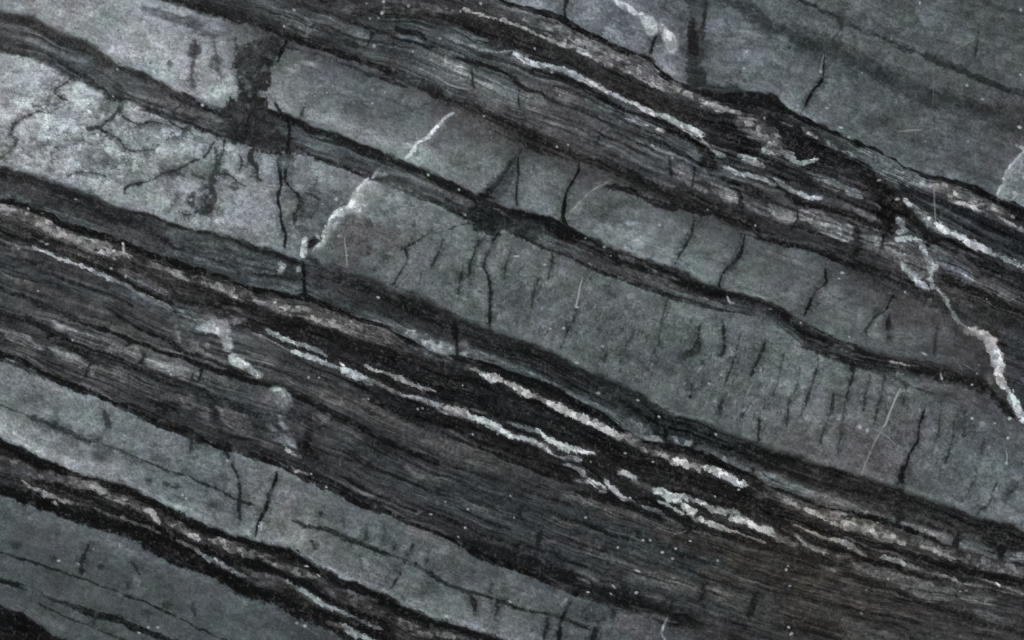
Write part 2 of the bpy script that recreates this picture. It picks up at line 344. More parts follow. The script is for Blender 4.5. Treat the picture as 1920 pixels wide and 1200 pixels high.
# name, lamination, mottle, grain, edge softness, edge roughness, x:upper/middle/lower tone along the bed
BANDS = [
 ("stone_band", .06, 0.17, 0.13, 2, 1, "900:105b/111b/107b 1200:91c/98b/109b 1300:80c/86c/91c 1450:88g/94c/103c 1650:86g/83g/92c 1920:81g/81p/90c"),
 ("dark_band", .25, .18, .18, 2, 2.4, "640:62p/60p/50p 960:80p/44n/45n 1200:88p/50n/40n 1440:42n/35n/45n 1650:88c/50n/45n 1920:45n/50b/60c"),
 ("laminated_band", .27, .18, .16, 2, 2, "665:60p/70c/60n 860:70c/88c/80n 1060:60n/78p/65k 1200:66c/80c/60n 1330:45n/72c/50k 1440:45n/58p/55n 1600:50n/60p/42n 1700:38k/75p/50k 1800:45n/70p/60k 1920:50b/58n/52k"),
 ("stone_band", .05, 0.149, 0.116, 3, 2, "0:124c/128c/124c 200:130c/128c/126c 400:116b/126c/128c 450:86n/98c/107c 520:60p/102g/112g 700:80c/98c/118c 800:75k/98g/118g 960:50k/88g/98g 1060:60k/91g/107g 1200:62k/102g/116c 1350:62n/94g/102g 1500:86c/91g/96g 1650:60k/83p/86c 1800:75n/75p/62p 1860:60n/55n/55n 1920:58b/55b/50n"),
 ("dark_band", .24, .18, .16, 4, 2.6, "0:60p/84p/64n 150:52k/78c/60n 300:58p/86p/72n 400:62c/74n/68n 470:42n/42n/40n 550:45n/75c/55n 700:45n/78c/50n 850:40n/75p/50n 920:35n/45n/40n 1000:28n/72p/62c 1200:28k/62p/60p 1350:35n/45n/70c 1440:30n/62c/70c 1550:36n/56n/66c 1700:38k/52k/72c 1850:40k/48k/56k 1920:60n/55n/50n"),
 ("stone_band", .04, 0.172, 0.13, 3, 2, "0:124c/142c/124c 150:136c/142c/118c 300:128c/122c/122c 400:124c/118c/124c 500:111c/124c/122c 600:107c/91c/80c 700:107g/105g/83g 800:109g/98g/94g 900:86g/98g/91g 1000:98g/98g/94g 1200:96g/90g/90g 1400:94g/98g/90g 1500:98g/102g/94p 1650:98g/90p/86p 1800:75p/91c/98c 1920:75p/94c/105c"),
 ("dark_band", .16, .2, .18, 4, 3, "0:42n/60p/72c 100:45c/55n/62c 200:52p/48n/75p 350:50n/68c/60c 460:60c/78c/55c 550:58c/66c/88c 680:45n/48n/65c 780:40n/42n/90c 900:36n/40n/95c 1000:36n/38g/75c 1150:36g/40g/90c 1250:36g/36g/70c 1400:36k/38k/85c 1550:42k/42k/90p 1700:42k/45k/75p 1800:45n/40k/80p 1920:32k/36k/75c"),
 ("dark_band", .3, .2, .2, 2, 2, "0:35n/70k/45n 100:22n/80k/45p 200:22n/78k/42p 350:30n/66k/60c 480:35n/45k/35n 600:75k/40k/32n 720:80k/32n/34n 850:40n/30n/38n 960:28n/32n/40n 1100:28n/34n/34n 1250:50k/28n/30n 1400:30n/36n/36n 1500:60k/34k/40k 1650:80k/38k/50k 1800:65k/36n/60k 1920:60p/40k/55p"),
 ("laminated_band", .28, .18, .15, 2, 2, "0:70p/58c/60n 150:62p/60c/70k 300:70c/68p/62p 400:90c/75p/72p 500:62n/70p/65k 650:48n/66n/62n 800:42n/62n/60n 950:36n/60n/57n 1100:38n/57n/50c 1300:36n/52k/50k 1450:42k/52k/54k 1600:50k/54k/54k 1920:52k/55k/55k"),
 ("laminated_band", .28, .2, .15, 4, 3, "0:70c/50n/62c 150:55n/78p/50p 300:80p/60c/50n 450:75c/60c/55n 600:55n/58p/50n 750:48n/60c/52n 900:55n/62c/40n 1050:62c/58b/38n 1200:60c/58c/36n 1350:60c/62c/48n 1500:58k/55k/50g 1920:52k/52k/52k"),
 ("stone_band", .05, 0.161, 0.13, 3, 2.4, "0:102c/102g/125c 150:112c/105c/118c 300:102c/98c/102c 450:98c/91c/107c 520:107c/98k/120g 650:91c/88g/105g 800:88p/88g/102g 950:80c/91g/107c 1100:80c/83c/91c 1250:75c/75c/75c"),
 ("dark_band", .25, .2, .2, 2.5, 3, "0:26n/50k/24n 200:23n/50k/22n 400:22n/50k/24n 550:26n/42k/24n 700:34n/45k/30n 950:30n/40n/30n"),
 ("stone_band", .05, 0.115, 0.116, 3, 2.6, "0:86c/77c/77c 200:88c/75g/80g 400:81c/79c/83c 600:77c/83c/75c"),
 ("dark_band", .08, .10, .12, 2, 2.4, "0:24n/24n/24n 300:24n/24n/24n"),
]
# cls code width soft rough alpha break | points
MARKS = """
# ---- upper right slab: faint dark beds
t 50c 26-40-34-40-34 12 6 .85 0|1350,-6 1420,32 1462,62 1540,86 1600,118 1640,132 1740,180 1815,205 1890,230 1960,255
t 42c 8-12-8-14-10 4 4 .9 0|1495,-5 1540,20 1578,38 1620,58 1675,80 1715,96 1752,112 1815,140 1865,160 1920,178 1970,195
t 55c 6 4 2 .7 0|1820,-8 1850,4 1880,15 1915,25 1960,40
o 48c .5 .8 .3|1755,108,22,14,20 1835,142,16,10,20 1510,90,30,16,30 1570,25,14,8,20
o 100b .35 .9 .3|1555,165,60,20,25 1470,130,36,30,20 1480,25,40,16,20 1700,200,40,14,20 1620,50,30,10,20
o 96g .35 .9 .3|1640,30,40,20,20 1770,60,60,30,20 1880,110,26,26,0 1700,140,40,14,20 1640,205,50,14,20
o 60p .5 .9 .3|1880,225,40,22,20 1660,235,36,14,0 1620,100,40,14,20 1900,215,30,20,0 1720,262,12,12,0
o 72b .5 .9 .3|1790,235,40,26,20 1760,280,50,20,10
K 55c 4 3 1.5 .7 0|1578,38 1574,60 1560,75 1550,95
K 50c 4 3 1.5 .6 .2|1835,50 1832,90 1828,115
K 24n 2.5-5-6-4 1.3 .8 1 0|1546,100 1545,118 1543,142 1538,158 1526,172 1516,188 1507,205 1500,218
t 118b 6 5 3 .55 .1|1325,145 1360,158 1400,166 1440,174 1490,205 1530,225
o 105b .6 .9 .3|1340,55,30,24,30 1380,70,40,20,30 1460,75,14,10,0
o 112b .55 .9 .3|1395,160,34,7,15 1490,200,20,8,25 1700,318,40,10,20 1785,330,14,10,0
P G 116c 1.6 2 .95 0|1960,270 1920,280 1902,297 1891,312 1885,325 1882,345 1873,355 1868,373 1900,385 1960,410
V 138c 4-6-7-6 1.8 2 .85 0|1922,282 1904,297 1893,312 1887,326 1884,345 1875,356 1871,372
o 92b .6 .8 .3|1915,350,16,20,0
# dark notch beside the fault, upper right
t 48g 22-32-34-28-46 4 4 .9 0|1300,-5 1302,40 1305,90 1298,130 1310,158
K 32n 16-14-18-24-20 3 2 .9 0|1298,-6 1296,30 1296,55 1302,85 1304,98
K 34n 8-6 3 1.5 .8 0|1324,-4 1320,30 1312,55
o 88g .7 .4 .3|1307,30,7,22,0
t 42g 20-40 7 3 .8 0|1310,165 1350,176 1390,176
# lighter blocks, top centre
o 112b .7 .7 .3|1110,30,36,22,10 1160,70,40,26,30 1010,15,40,14,20 1240,110,26,26,30
K 36n 9-7-10 2.5 1.6 .95 0|1062,-4 1060,12 1060,30 1066,45
W 176c 8-14-8 2 3 .85 .1|1152,-4 1165,8 1180,18 1195,28
W 164c 8-20-26-16 3 3 .8 .15|1195,26 1212,38 1222,52 1225,62
W 168c 8-22-26-14 4 3 .8 .2|1236,45 1252,66 1260,84 1262,98
o 84c .7 .6 .3|1170,42,12,20,0 1270,20,40,24,0
K 26n 9-7-9 2 1.6 .95 0|1232,66 1225,80 1220,95 1218,108
o 125b .6 .6 .3|1255,130,14,18,50 1270,142,10,10,0 1235,110,16,10,30
# seam C1
S 20k 8-10-12-14-8-7-6-10 2 2 .97 0|890,-22 960,8 1010,21 1050,34 1080,52 1120,68 1170,93 1213,108 1232,128 1268,154
S 22k 14-14-10-7 2 3 .9 0|1078,50 1120,72 1160,92 1200,105
o 20k .95 .3 .4|1080,58,7,9,0 1245,140,16,6,38
S 24n 8-14-16-26-30-18 3 2.6 .95 0|1268,154 1300,168 1350,182 1395,185 1440,190 1480,215
S 20n 16-14-9-8-11-7-8-9-8-10-14-14-20-20 2 2.2 .97 0|1440,190 1500,222 1550,243 1600,264 1640,278 1670,297 1690,313 1730,327 1765,336 1800,347 1860,370 1920,394 1960,405
o 22n .9 .5 .4|1545,237,14,7,30 1900,400,26,12,10 1765,350,10,6,40
# crystalline bed under it
B 105p 22-26-24-28-18-14 5 5 .75 .35|985,32 1040,58 1090,82 1140,105 1190,130 1240,158 1290,178
V 150w 7-8-7 2 3 .85 .15|872,18 893,25 925,33 950,39
V 135w 6-7-6-9-6 2.5 2.5 .85 .15|950,40 985,52 1003,62 1018,68 1055,84 1078,88
V 150c 12 3 2 .9 0|1089,93 1100,99
V 128w 6-8-6-8-6 2.5 2.5 .8 .3|1105,103 1135,118 1175,133 1200,148 1215,155 1240,166
B 110w 12-14-16 4 4 .8 .25|1270,168 1300,182 1330,198 1360,208
V 135w 5-9-6 2.5 2 .85 .1|1325,192 1350,203 1385,213
B 85p 14-20-24 5 4 .7 .3|1380,215 1415,230 1450,255 1475,275
B 118p 6-9-6 2.5 2.5 .85 .2|1462,228 1480,238 1505,245 1530,258
B 90c 10-14-14 4 4 .75 .2|1545,262 1580,285 1610,295 1640,305
G 98c 8-34-40-28-14 3 2.5 .92 0|1600,282 1640,300 1672,325 1715,340 1750,348
B 100w 10-20-18-14-12 4 4 .85 .2|1730,342 1765,352 1800,365 1840,382 1900,405
V 142w 6-12-9-10-10 2.5 2.5 .9 .1|1785,378 1822,389 1850,403 1880,416 1905,427 1935,440
W 154y 11-14 3 2 .6 0|1728,337 1733,345
# dark beds
S 26k 8-14-8 3 3 .85 0|660,14 690,18 720,22
S 40k 10-18-14-20-26-24-28-24-26-30-28 5 3 .85 0|720,18 780,26 860,32 920,55 960,70 1035,96 1090,122 1135,145 1210,180 1285,214 1360,240
D 30n 30-44-46 4 3 .9 .0|1330,228 1375,250 1420,275
D 26n 22-34-30-16 3 4 .92 0|1440,222 1475,240 1500,262 1540,278
D 22n 12-40-40-20 4 4 .9 0|1380,228 1440,258 1500,285 1560,310
S 24n 7.5-16.5-19.5-22.5-16.5 3 4 .92 .1|1500,280 1560,295 1610,315 1640,335 1670,365
J 24k 22.5-33-37.5-33-21 7 6 .93 0|1625,330 1650,355 1660,395 1662,430 1655,450
S 30b 20-26-30-40-46 5 3 .85 0|1690,350 1740,375 1800,402 1860,425 1930,460
# white vein V2
t 106c 5 3 2 .6 .2|860,58 885,66 915,76
V 118c 5-7-6-8-8 2 2.5 .85 .25|837,67 870,80 905,92 930,98 960,96 985,105
V 178c 9-11-9 1.8 2 .95 0|966,102 985,112 998,116
V 150c 8-9-8 1.8 2 .92 .05|1000,119 1015,121 1030,124
V 155c 6-10-12-9 2 2 .92 .05|1040,126 1060,133 1070,140
V 165c 12-13 2 2 .92 0|1075,139 1088,147
V 160w 9-12-12-7 2 2 .92 .05|1098,152 1120,162 1135,169
V 150c 8-9-7-5 2 2.4 .9 .08|1135,171 1150,176 1165,184 1185,191
V 168c 6-10-11-9 1.8 2.2 .95 .0|1186,190 1200,199 1218,209 1232,214
V 165c 7-10-16-20-14 2 2.4 .95 .02|1240,216 1260,226 1280,238 1300,246 1318,250
V 140c 6-9-12-6 2 2 .9 .05|1320,262 1330,277 1345,286 1358,292
W 118c 10 4 2 .7 0|1313,262 1322,270
V 135c 12-14-12 2.5 2.5 .85 .1|1390,292 1405,296 1415,300
V 158c 9-12-9 2 2.5 .9 .05|1432,280 1450,284 1460,286
V 148c 8-13-10 2 2.5 .9 .05|1467,284 1478,291 1485,294
V 150c 7-11-8 2 2.5 .85 .15|1485,300 1500,306 1515,302 1530,300
V 128p 6-9-9 2 2.5 .85 .1|1395,300 1410,305 1430,312
V 150c 7-10-9-5 2 2 .92 .05|1362,315 1375,321 1388,326 1398,329
V 148c 8-12-12-10 2 2 .9 .05|1403,327 1420,332 1435,338 1450,345
V 120p 7-12-10-7 2 2.4 .9 .1|1455,336 1475,352 1492,360 1505,364
V 165c 8-10-9 1.8 2 .95 0|1500,363 1515,370 1536,371
G 82c 8-12-14-12 3 3 .8 .15|1520,325 1560,340 1590,352 1610,362
V 110c 8-13-9 2 2.5 .85 .1|1590,364 1602,367 1612,371
t 96p 5 3 2 .7 .2|1570,340 1600,355 1640,380 1650,395
o 80n .8 .4 .3|1585,388,8,5,0 1615,400,20,6,30
V 160c 10-12 2 2 .9 0|1698,376 1706,384
B 120c 12-16-20-20-16 5 4 .85 .15|1704,384 1720,402 1745,418 1770,430 1800,445
V 180c 14-17 2 2 .95 0|1764,427 1775,433
V 160c 8-15-14 2.5 2.5 .9 .1|1780,436 1795,440 1808,445
V 178c 12-16-18-10 2.5 3 .9 .05|1810,450 1828,460 1845,468 1855,471
V 130c 10-12-12-10 4 4 .8 .2|1860,475 1880,484 1900,492 1930,505
# below V2
S 26n 5-8-7-9-7-10-12-9 2.5 2 .93 0|1000,128 1060,147 1100,166 1130,181 1175,207 1235,225 1272,246 1312,270
D 24n 16-28-30-20 4 4 .95 0|1308,262 1325,285 1330,305 1345,325
S 28n 5-8-6 2.5 2 .9 0|690,50 750,72 790,85 830,97
S 26n 5-8-6-8-6-7-7-8 2.5 1.8 .93 0|800,82 850,106 885,115 920,126 955,142 985,165 1030,186 1080,203
S 24n 6-6-8-6-8-9-10 2.2 1.8 .93 0|1080,203 1125,225 1160,240 1210,258 1240,270 1262,279 1300,300
D 26k 4-16-18-6 3 4 .85 .05|735,48 760,62 780,66 800,75
t 94p 5 3 2 .7 .1|733,58 745,64 755,70
G 98c 6-10-8 3 2 .6 .1|755,68 785,76 792,80
W 144c 4-7-5 2 2 .8 .1|1175,221 1200,230 1215,235
W 138p 10 3 2 .8 .1|1230,243 1245,244
o 100c .6 .6 .3|1120,200,14,6,30 1185,222,10,4,20
G 96n 6-30-34-30-6 3 2 .75 0|795,97 825,107 850,122 872,138 886,148
t 100n 3-7-7-3 2.5 2 .7 .05|800,94 840,112 860,120 880,128
t 118n 3-5-3 2 1.5 .7 .1|775,122 820,147 860,163 885,168
K 34n 5-6 2 1 .85 0|884,130 886,150 890,168
G 102g 6-24-30-28 4 3 .7 .1|892,150 930,163 965,180 1020,195
K 34n 4 2 1.5 .85 0|975,168 973,185 972,205
G 98p 10-24-20 4 3 .6 .1|985,178 1005,190 1025,205
G 82n 12-40-50-30 10 5 .6 .1|1020,235 1110,245 1200,280 1290,315
K 40n 3-4 2 1.5 .8 .1|1125,240 1122,262 1118,275
t 94p 3-6-4 3 2 .6 .1|1060,255 1090,268 1120,280
G 104n 4-8-10-8 3 2 .75 .05|1190,320 1220,335 1250,345 1268,350
G 102p 14-30-26 3 2.6 .85 0|1262,315 1280,325 1300,338 
G 98p 5-12-8 2.5 2 .85 0|1300,338 1312,352 1324,360
K 30n 6-7 2.5 1.5 .9 .0|1257,300 1256,320 1262,334
K 30n 5 2 1.5 .9 0|1302,312 1300,330 1296,348
G 100p 8-24-26-16 2.4 2.4 .9 0|1335,345 1350,355 1368,368 1382,378
D 28n 3.6-9.6-8.4-7.2-12 3 3 .9 0|1300,300 1340,325 1390,350 1440,375 1500,395
S 26k 4.8-13.2-10.8-14.4-15.6-12 4 4 .92 .05|1440,335 1500,378 1560,395 1600,405 1640,420 1670,440
S 26n 7-7-5.6-7 3 3 .9 .1|1440,318 1480,338 1540,350 1580,375 1640,400
D 26k 8-12-14 3 3 .9 0|1383,352 1388,372 1390,395
G 92p 10-20-20-10 3 3 .85 0|1392,378 1420,392 1440,398 1470,402
G 98n 14-24-20-20 3 3 .9 0|1442,385 1460,398 1478,405 1488,410
G 104n 14-30-38-36-16 3 3 .92 0|1496,402 1525,410 1560,428 1585,438 1602,440
t 114n 6-8 3 2 .6 .1|1520,420 1560,440 1590,455
S 30n 4-6-5 2 2 .9 .1|1440,410 1480,425 1530,435 1560,448 1610,462
K 26n 4-4-3 1.5 1.2 .95 0|1495,398 1495,412 1488,425 1482,435
D 26k 12-16-16-14 3 3 .92 0|1606,425 1610,445 1608,465 1600,480
G 98p 8-20-20-6 3 3 .92 0|1615,440 1630,446 1645,452 1652,460
G 78p 8-12-10 4 4 .8 .1|1618,455 1640,470 1660,480
K 24n 5-7 2 1.5 .9 0|1655,440 1653,462 1648,478
G 94p 10-34-44-40-14 3 3 .93 0|1655,455 1682,472 1705,485 1730,500 1745,510
G 68k 30-40-24 6 4 .6 0|1705,468 1725,490 1745,515
G 98b 8-26-34-30-26-10 2.4 2.4 .94 0|1738,463 1760,480 1785,500 1808,515 1824,526
G 78p 6-24-30-24-28 3 4 .92 0|1828,525 1850,535 1880,548 1910,560 1950,575
S 26k 9-19.5-13.5-18-15-10.5 4 4 .93 0|1680,378 1708,402 1725,430 1745,445 1780,455 1830,475
S 24n 15-16.5-19.5-15-13.5 4 4 .9 0|1740,440 1790,462 1840,490 1890,512 1960,535
S 30n 6-12-8-8 3 3 .8 .2|1840,510 1880,525 1930,545 1960,555
S 22k 5.6-15.4-16.8-15.4-9.8 4 4 .9 .05|1750,510 1790,530 1830,550 1880,570 1930,590
V 140c 6-14-14-10 2.5 3 .9 .05|1682,410 1690,420 1696,432 1684,438
t 116p 5 2.5 2 .7 .2|1715,430 1722,440
V 158c 12-14-12-14 2.5 3 .9 .05|1682,450 1705,447 1722,452 1730,460
V 150c 9-12-14-18-12 2.5 3 .9 .05|1728,460 1732,470 1742,485 1752,500 1745,508
V 120p 6-8-6 3 2.5 .8 .2|1748,508 1745,518 1740,524
V 140c 8-12-12-9 2.5 3 .9 .05|1694,495 1700,505 1710,513 1715,516
V 148c 8-14-14-6 2.5 3 .9 .1|1718,522 1730,532 1738,542
V 150w 6-11-12-8 2 3 .9 .05|1752,537 1765,548 1772,560 1775,566
V 135c 6-7 2.5 2 .8 .1|1742,548 1743,560
V 112w 6-10-8 2.5 3 .8 .15|1788,563 1805,568 1818,575
B 98p 14-32-38-26 5 5 .8 .15|1372,220 1405,236 1438,258 1465,285
t 98p 8-16-12 3 3 .8 .1|1525,333 1550,345 1572,360
t 92p 5-12-8 3 3 .8 .1|1600,393 1622,402 1642,413
t 88p 5-9-6 3 3 .8 .15|1470,318 1500,322 1530,330
t 84p 6-12-10 3 3 .75 .15|1612,448 1640,466 1670,482
t 80p 5-9-7-10 3 3 .75 .15|1640,500 1680,520 1720,545 1760,560
t 84p 4-7-5 2.5 3 .8 .15|1560,505 1600,525 1640,540
t 86p 4-8-6 2.5 3 .8 .15|1480,452 1520,458 1560,470 1600,490
t 78p 4-7-5 2.5 3 .8 .15|1340,400 1380,412 1430,432
t 82p 4-8-6 2.5 3 .75 .15|1230,350 1260,360 1290,372
t 80k 4-7-6 2.5 3 .75 .15|1130,318 1170,332 1210,350
t 86p 5-10-8 2.5 3 .8 .1|1050,215 1090,228 1120,236
t 98c 5-12-10 2.5 3 .8 .1|1085,178 1120,196 1150,208
t 92p 5-10-8 2.5 3 .8 .1|1030,160 1060,172 1090,186
t 100c 4-10-6 2.5 3 .8 .1|1180,214 1205,226 1235,238
t 86p 5-9-6 2.5 3 .75 .1|1190,236 1230,250 1270,268
t 84p 5-10-8 2.5 3 .75 .15|1300,320 1330,335 1350,345
t 74p 4-8-6 3 3 .7 .2|1690,440 1720,470 1750,490
t 80n 4-7-5 3 3 .7 .2|1760,452 1800,470 1840,486
t 74b 5-10-8 3 3 .7 .15|1720,372 1770,395 1830,425
t 70b 5-8-6 3 3 .7 .2|1800,408 1850,435 1900,460
# top middle crystals and dark lens
B 92p 26-34-26 8 6 .5 .3|500,20 560,45 620,60
B 84p 14-20-16 5 5 .6 .3|640,20 700,12 800,15 860,24
o 86n .55 .7 .4|640,50,40,10,20 665,75,30,8,20
G 94c 5-12-16-14-6 3 3 .6 .1|600,30 640,42 660,55 680,68 692,70
S 30n 5-8-6 3 2 .8 .1|560,8 620,26 665,42 695,55
K 30n 7-5 3 2 .9 0|700,58 694,74 688,86
S 34n 6-10-6 4 3 .8 .1|580,50 620,65 660,82 690,90
# K3 seam
S 30p 14-26-24-14-16 6 4 .85 0|300,-8 375,14 437,30 480,44 520,62
S 22n 10-10-12-10-12-10-16-14-16-12 3 2.5 .95 0|480,50 530,66 567,78 600,91 655,108 692,120 742,138 792,162 830,182 872,196
S 30k 7.5-15-19.5-22.5-25.5-22.5-25.5 8 4 .8 0|690,125 742,140 800,165 870,200 940,232 1000,262 1060,290
S 28p 4-8-8-7-5 3 2.5 .85 0|520,88 560,92 605,107 650,120 692,138 730,152 765,165
t 75p 6 3 3 .7 .1|540,82 600,100 660,120 700,132
t 98n 3-5-3 2.5 2 .7 .05|655,112 690,126 720,137
D 40k 19.2-36.8-32-24-24 10 5 .7 0|900,215 960,248 1020,270 1080,290 1130,310
D 30k 11.2-25.2-26.6-28-30.8-25.2-28-23.8 8 5 .88 0|1110,300 1160,320 1200,338 1250,362 1300,378 1350,398 1400,418 1440,432
S 24n 10-12-14-10-12 3 3 .9 0|1130,345 1180,358 1235,384 1285,392 1335,402
S 28n 6-12-10.8-12-13.2-10.8-13.2-9.6 6 4 .88 0|1400,425 1440,448 1515,465 1565,483 1615,508 1665,525 1720,545 1770,560
S 24n 5-7-5-7-6-8 2.5 2.5 .9 .05|1390,435 1440,450 1515,468 1565,485 1615,503 1650,520
t 78p 4-8-4 3 3 .7 .1|1510,458 1535,460 1560,468
t 62p 6-10-8 4 4 .7 .2|1610,475 1640,492 1680,510
S 36k 20-30-30-40 10 5 .75 .1|1740,560 1800,572 1860,590 1930,610
S 60p 18-30-26 8 5 .7 0|1590,510 1640,530 1680,545
t 66k 30-50-40 14 5 .6 0|1660,560 1740,590 1820,620
t 42n 8-12-10 4 4 .7 .1|1720,560 1760,575 1820,600
# vein V7 (right edge)
D 50k 20-50-60-50 10 5 .7 0|1840,600 1880,640 1910,690 1940,720
t 60b 30-50 10 6 .6 .1|1880,620 1915,680 1930,740
V 130c 5-6-7-6 2.2 3 .85 .05|1740,500 1744,520 1752,537
V 122c 5-6-7-9 2.2 3 .88 .05|1774,562 1786,590 1800,606 1820,620
V 150c 10-9-12 2.4 3 .9 0|1878,716 1888,730 1897,740
V 160w 12-22-22-18 3 3.5 .9 .02|1815,618 1832,622 1850,632 1862,640
V 165w 14-22-22-20-18-16 2.5 3.5 .95 .0|1852,640 1862,655 1870,668 1874,690 1872,706 1880,724
W 204c 16-20 3 2 .6 0|1866,655 1868,690
V 168c 10-20-24-20 2.5 3.5 .95 0|1895,736 1900,748 1908,765 1920,785
t 98w 14-16 8 4 .7 .1|1852,700 1856,720
t 60w 8-16 6 3 .7 0|1862,728 1885,750 1895,770
# ---- bed G4: left block
t 101c 10-14 8 4 .7 .1|35,-5 60,14 90,20
o 112n .75 .8 .5|140,32,24,12,10 60,12,10,14,0 130,10,8,10,0
o 155c .6 .8 .4|35,12,12,8,20 155,68,16,8,20 165,30,12,20,60 100,20,20,8,20
t 124b 5-9-8-5 4 3 .6 .1|200,5 250,25 290,55 310,80
t 76b 12-20-16-12 7 4 .75 .1|260,14 310,28 345,42 380,55
t 70n 14-18-16 8 5 .7 .2|330,30 390,60 430,75
o 120g .7 .9 .4|215,40,20,24,20 240,30,14,14,0
o 148c .6 .8 .4|235,95,30,12,20 262,110,22,12,0 220,90,10,14,0 300,95,40,20,20 290,130,30,12,10 330,150,20,14,20
o 156c .6 .8 .4|375,160,28,16,20 395,175,16,12,0 430,160,20,14,0 345,120,10,20,0
K 66n 4.32-7.2-6.48-8.64-5.76 4 2.5 .7 .05|368,75 366,100 362,120 360,150 364,165
K 72n 5.76-10.1-5.76 6 3 .6 .1|400,70 404,100 412,130 418,150
o 62n .8 .6 .3|320,117,5,7,0 284,119,3,4,0 222,58,4,3,0 368,95,10,16,0 404,118,14,12,0
o 138c .6 .7 .3|415,80,10,16,0 385,108,8,14,0
# block 2
G 106g 30-40-30 12 4 .5 0|520,165 580,195 640,215
o 122g .7 .8 .3|512,180,14,18,70 535,200,18,9,20 555,208,10,6,20
o 130n .7 .7 .4|550,128,14,7,0 575,120,20,5,10
o 98b .6 .8 .4|600,140,40,8,25 640,170,40,12,25 590,152,24,8,15
t 122g 10-18-20-22-14-10 7 4 .75 0|575,212 600,222 640,237 680,248 710,262 738,270
o 126c .7 .7 .4|600,220,20,10,20 692,247,26,7,20 750,275,14,8,0 755,270,14,6,20
o 82b .6 .9 .4|700,210,50,20,20 610,110,70,7,18 760,200,40,18,0
o 76g .6 .8 .3|520,175,0.1,0.1,0 662,200,24,12,0 770,150,30,8,22
K 52n 3-5 2.5 2 .7 .1|573,200 568,212 562,222
# white fracture edge
G 92g 10-50-56-40 8 3 .6 0|800,270 830,268 880,290 920,310
G 82k 20-40-30 14 4 .5 0|850,210 900,240 940,265
P t 112c 5 3 .75 0|846,214 836,226 832,240 812,262 800,285 785,300 764,298 776,282 778,268 800,262 812,248 820,238 828,224
V 172c 5-6-8-9-5 1.2 1.2 1 0|846,214 835,220 826,232 818,242 808,252 800,260 788,266
V 165c 5-7-8-8-5 1.2 1.2 1 0|806,256 790,264 778,270 775,282 764,294
t 122c 6-9 3 2 .7 .1|740,262 752,276 762,268
P t 118c 3 3 .8 0|716,310 705,316 700,330 715,336 735,330
V 158c 5-6-5 1.4 1.4 .95 0|715,312 707,320 700,332
# block 3 / 4 grey greens
o 110g .5 .9 .4|800,295,20,16,0 900,345,24,8,0 830,285,20,10,0
o 102g .5 .9 .4|880,300,60,16,20 940,320,20,20,0
K 24n 4-5-6-14 2 1.5 .95 0|970,292 955,312 945,325 938,336 925,352 912,368
t 50g 10-20-34-40 6 3 .75 0|965,300 945,335 930,360 910,385
K 26n 3-4-5-4 2 1.4 .9 0|976,230 974,262 972,300 970,330 968,362 970,385
t 70b 16 6 4 .5 .1|985,340 988,380
K 36n 3-4 2 1.5 .8 .1|966,255 975,270 978,290
o 110g .6 .9 .4|1018,380,28,14,10 1000,340,20,30,0 1045,410,16,8,20 1030,330,30,20,0
K 22n 5-6-8-7-8-10 1.8 1.6 .96 0|1088,298 1085,318 1075,335 1066,350 1061,365 1058,385 1055,405 1062,420
t 70n 8-14-10 5 3 .6 0|1040,310 1052,320 1075,322
K 46n 3 2 1.5 .7 .2|1000,312 998,330
V 122w 5-5-4-3 2 1.6 .85 .02|1066,404 1074,394 1084,384 1098,368 1108,358 1124,348 1140,340
t 106g 20 10 4 .5 0|1080,395 1110,370
o 78g .6 .9 .4|1140,380,40,14,0 1150,405,50,12,10 1110,410,20,10,0 1180,380,20,10,0
o 128c .75 .7 .5|1195,447,26,9,10 1170,440,16,6,0 1225,430,10,9,0 1185,418,10,4,0
t 122c 5-8-6 5 3 .6 .15|1110,430 1160,460 1210,478 1250,492
o 110c .6 .8 .4|1120,425,26,8,20 1230,480,20,5,20 1290,500,18,6,25 1320,520,14,5,20 1260,415,30,10,20
K 30n 3-5-4-3 2 1.6 .9 0|1302,405 1300,428 1297,445 1284,465 1272,480 1266,494
t 68g 14-10 8 4 .6 .1|1280,462 1262,470 1300,440
K 24n 4-5-7-5-5 2 1.5 .92 0|1396,440 1394,455 1388,475 1376,490 1362,505 1352,522 1348,538
t 66g 20 8 4 .5 .1|1368,500 1380,488
t 118c 6-5 4 3 .6 .1|1355,540 1400,552 1440,560
K 22n 6-5-6-9-4 2 1.6 .93 0|1548,503 1549,525 1545,535 1530,545 1523,560 1515,580 1508,596
K 40n 6-4 3 2 .7 .1|1532,550 1535,575
K 24n 5-5-6-5-6 2 1.6 .93 0|1678,548 1670,565 1665,580 1655,588 1640,595 1632,605 1622,618 1626,628
K 26n 10-12-8 3 2 .9 0|1668,590 1666,615 1665,636
o 120c .6 .6 .3|1650,597,10,6,-20 1638,610,8,5,-30
t 106n 5-8 4 3 .6 .1|1440,470 1460,480 1485,488 1510,495
o 106c .5 .9 .4|1460,540,30,16,20 1560,560,30,16,20 1600,590,30,20,20 1645,625,20,12,20
K 40n 5-8-6 4 2 .7 .05|1764,600 1757,620 1753,650 1750,670
o 90c .55 .8 .4|1730,640,20,14,0 1770,630,14,20,0 1750,672,16,6,0 1690,625,20,10,0
t 64k 30-40 12 5 .6 0|1800,610 1830,650 1845,690
K 40n 5 3 2 .6 .2|1792,620 1790,645
# vertical dark block B1
P J 44n 6 8 .95 .0|452,92 475,72 492,66 510,66 530,74 528,95 520,110 512,135 504,160 500,185 500,205 512,222 522,250 540,268 535,285 520,292 490,285 470,272 440,268 424,262 420,240 418,212 428,190 448,172 446,150 440,120
o 58n .6 .7 .6|460,130,10,20,10 485,100,12,18,0 445,215,14,10,0 500,245,18,14,0 452,250,10,10,0 490,150,8,16,10
S 22n 4-5 2 2 .8 .1|462,190 466,225 460,262
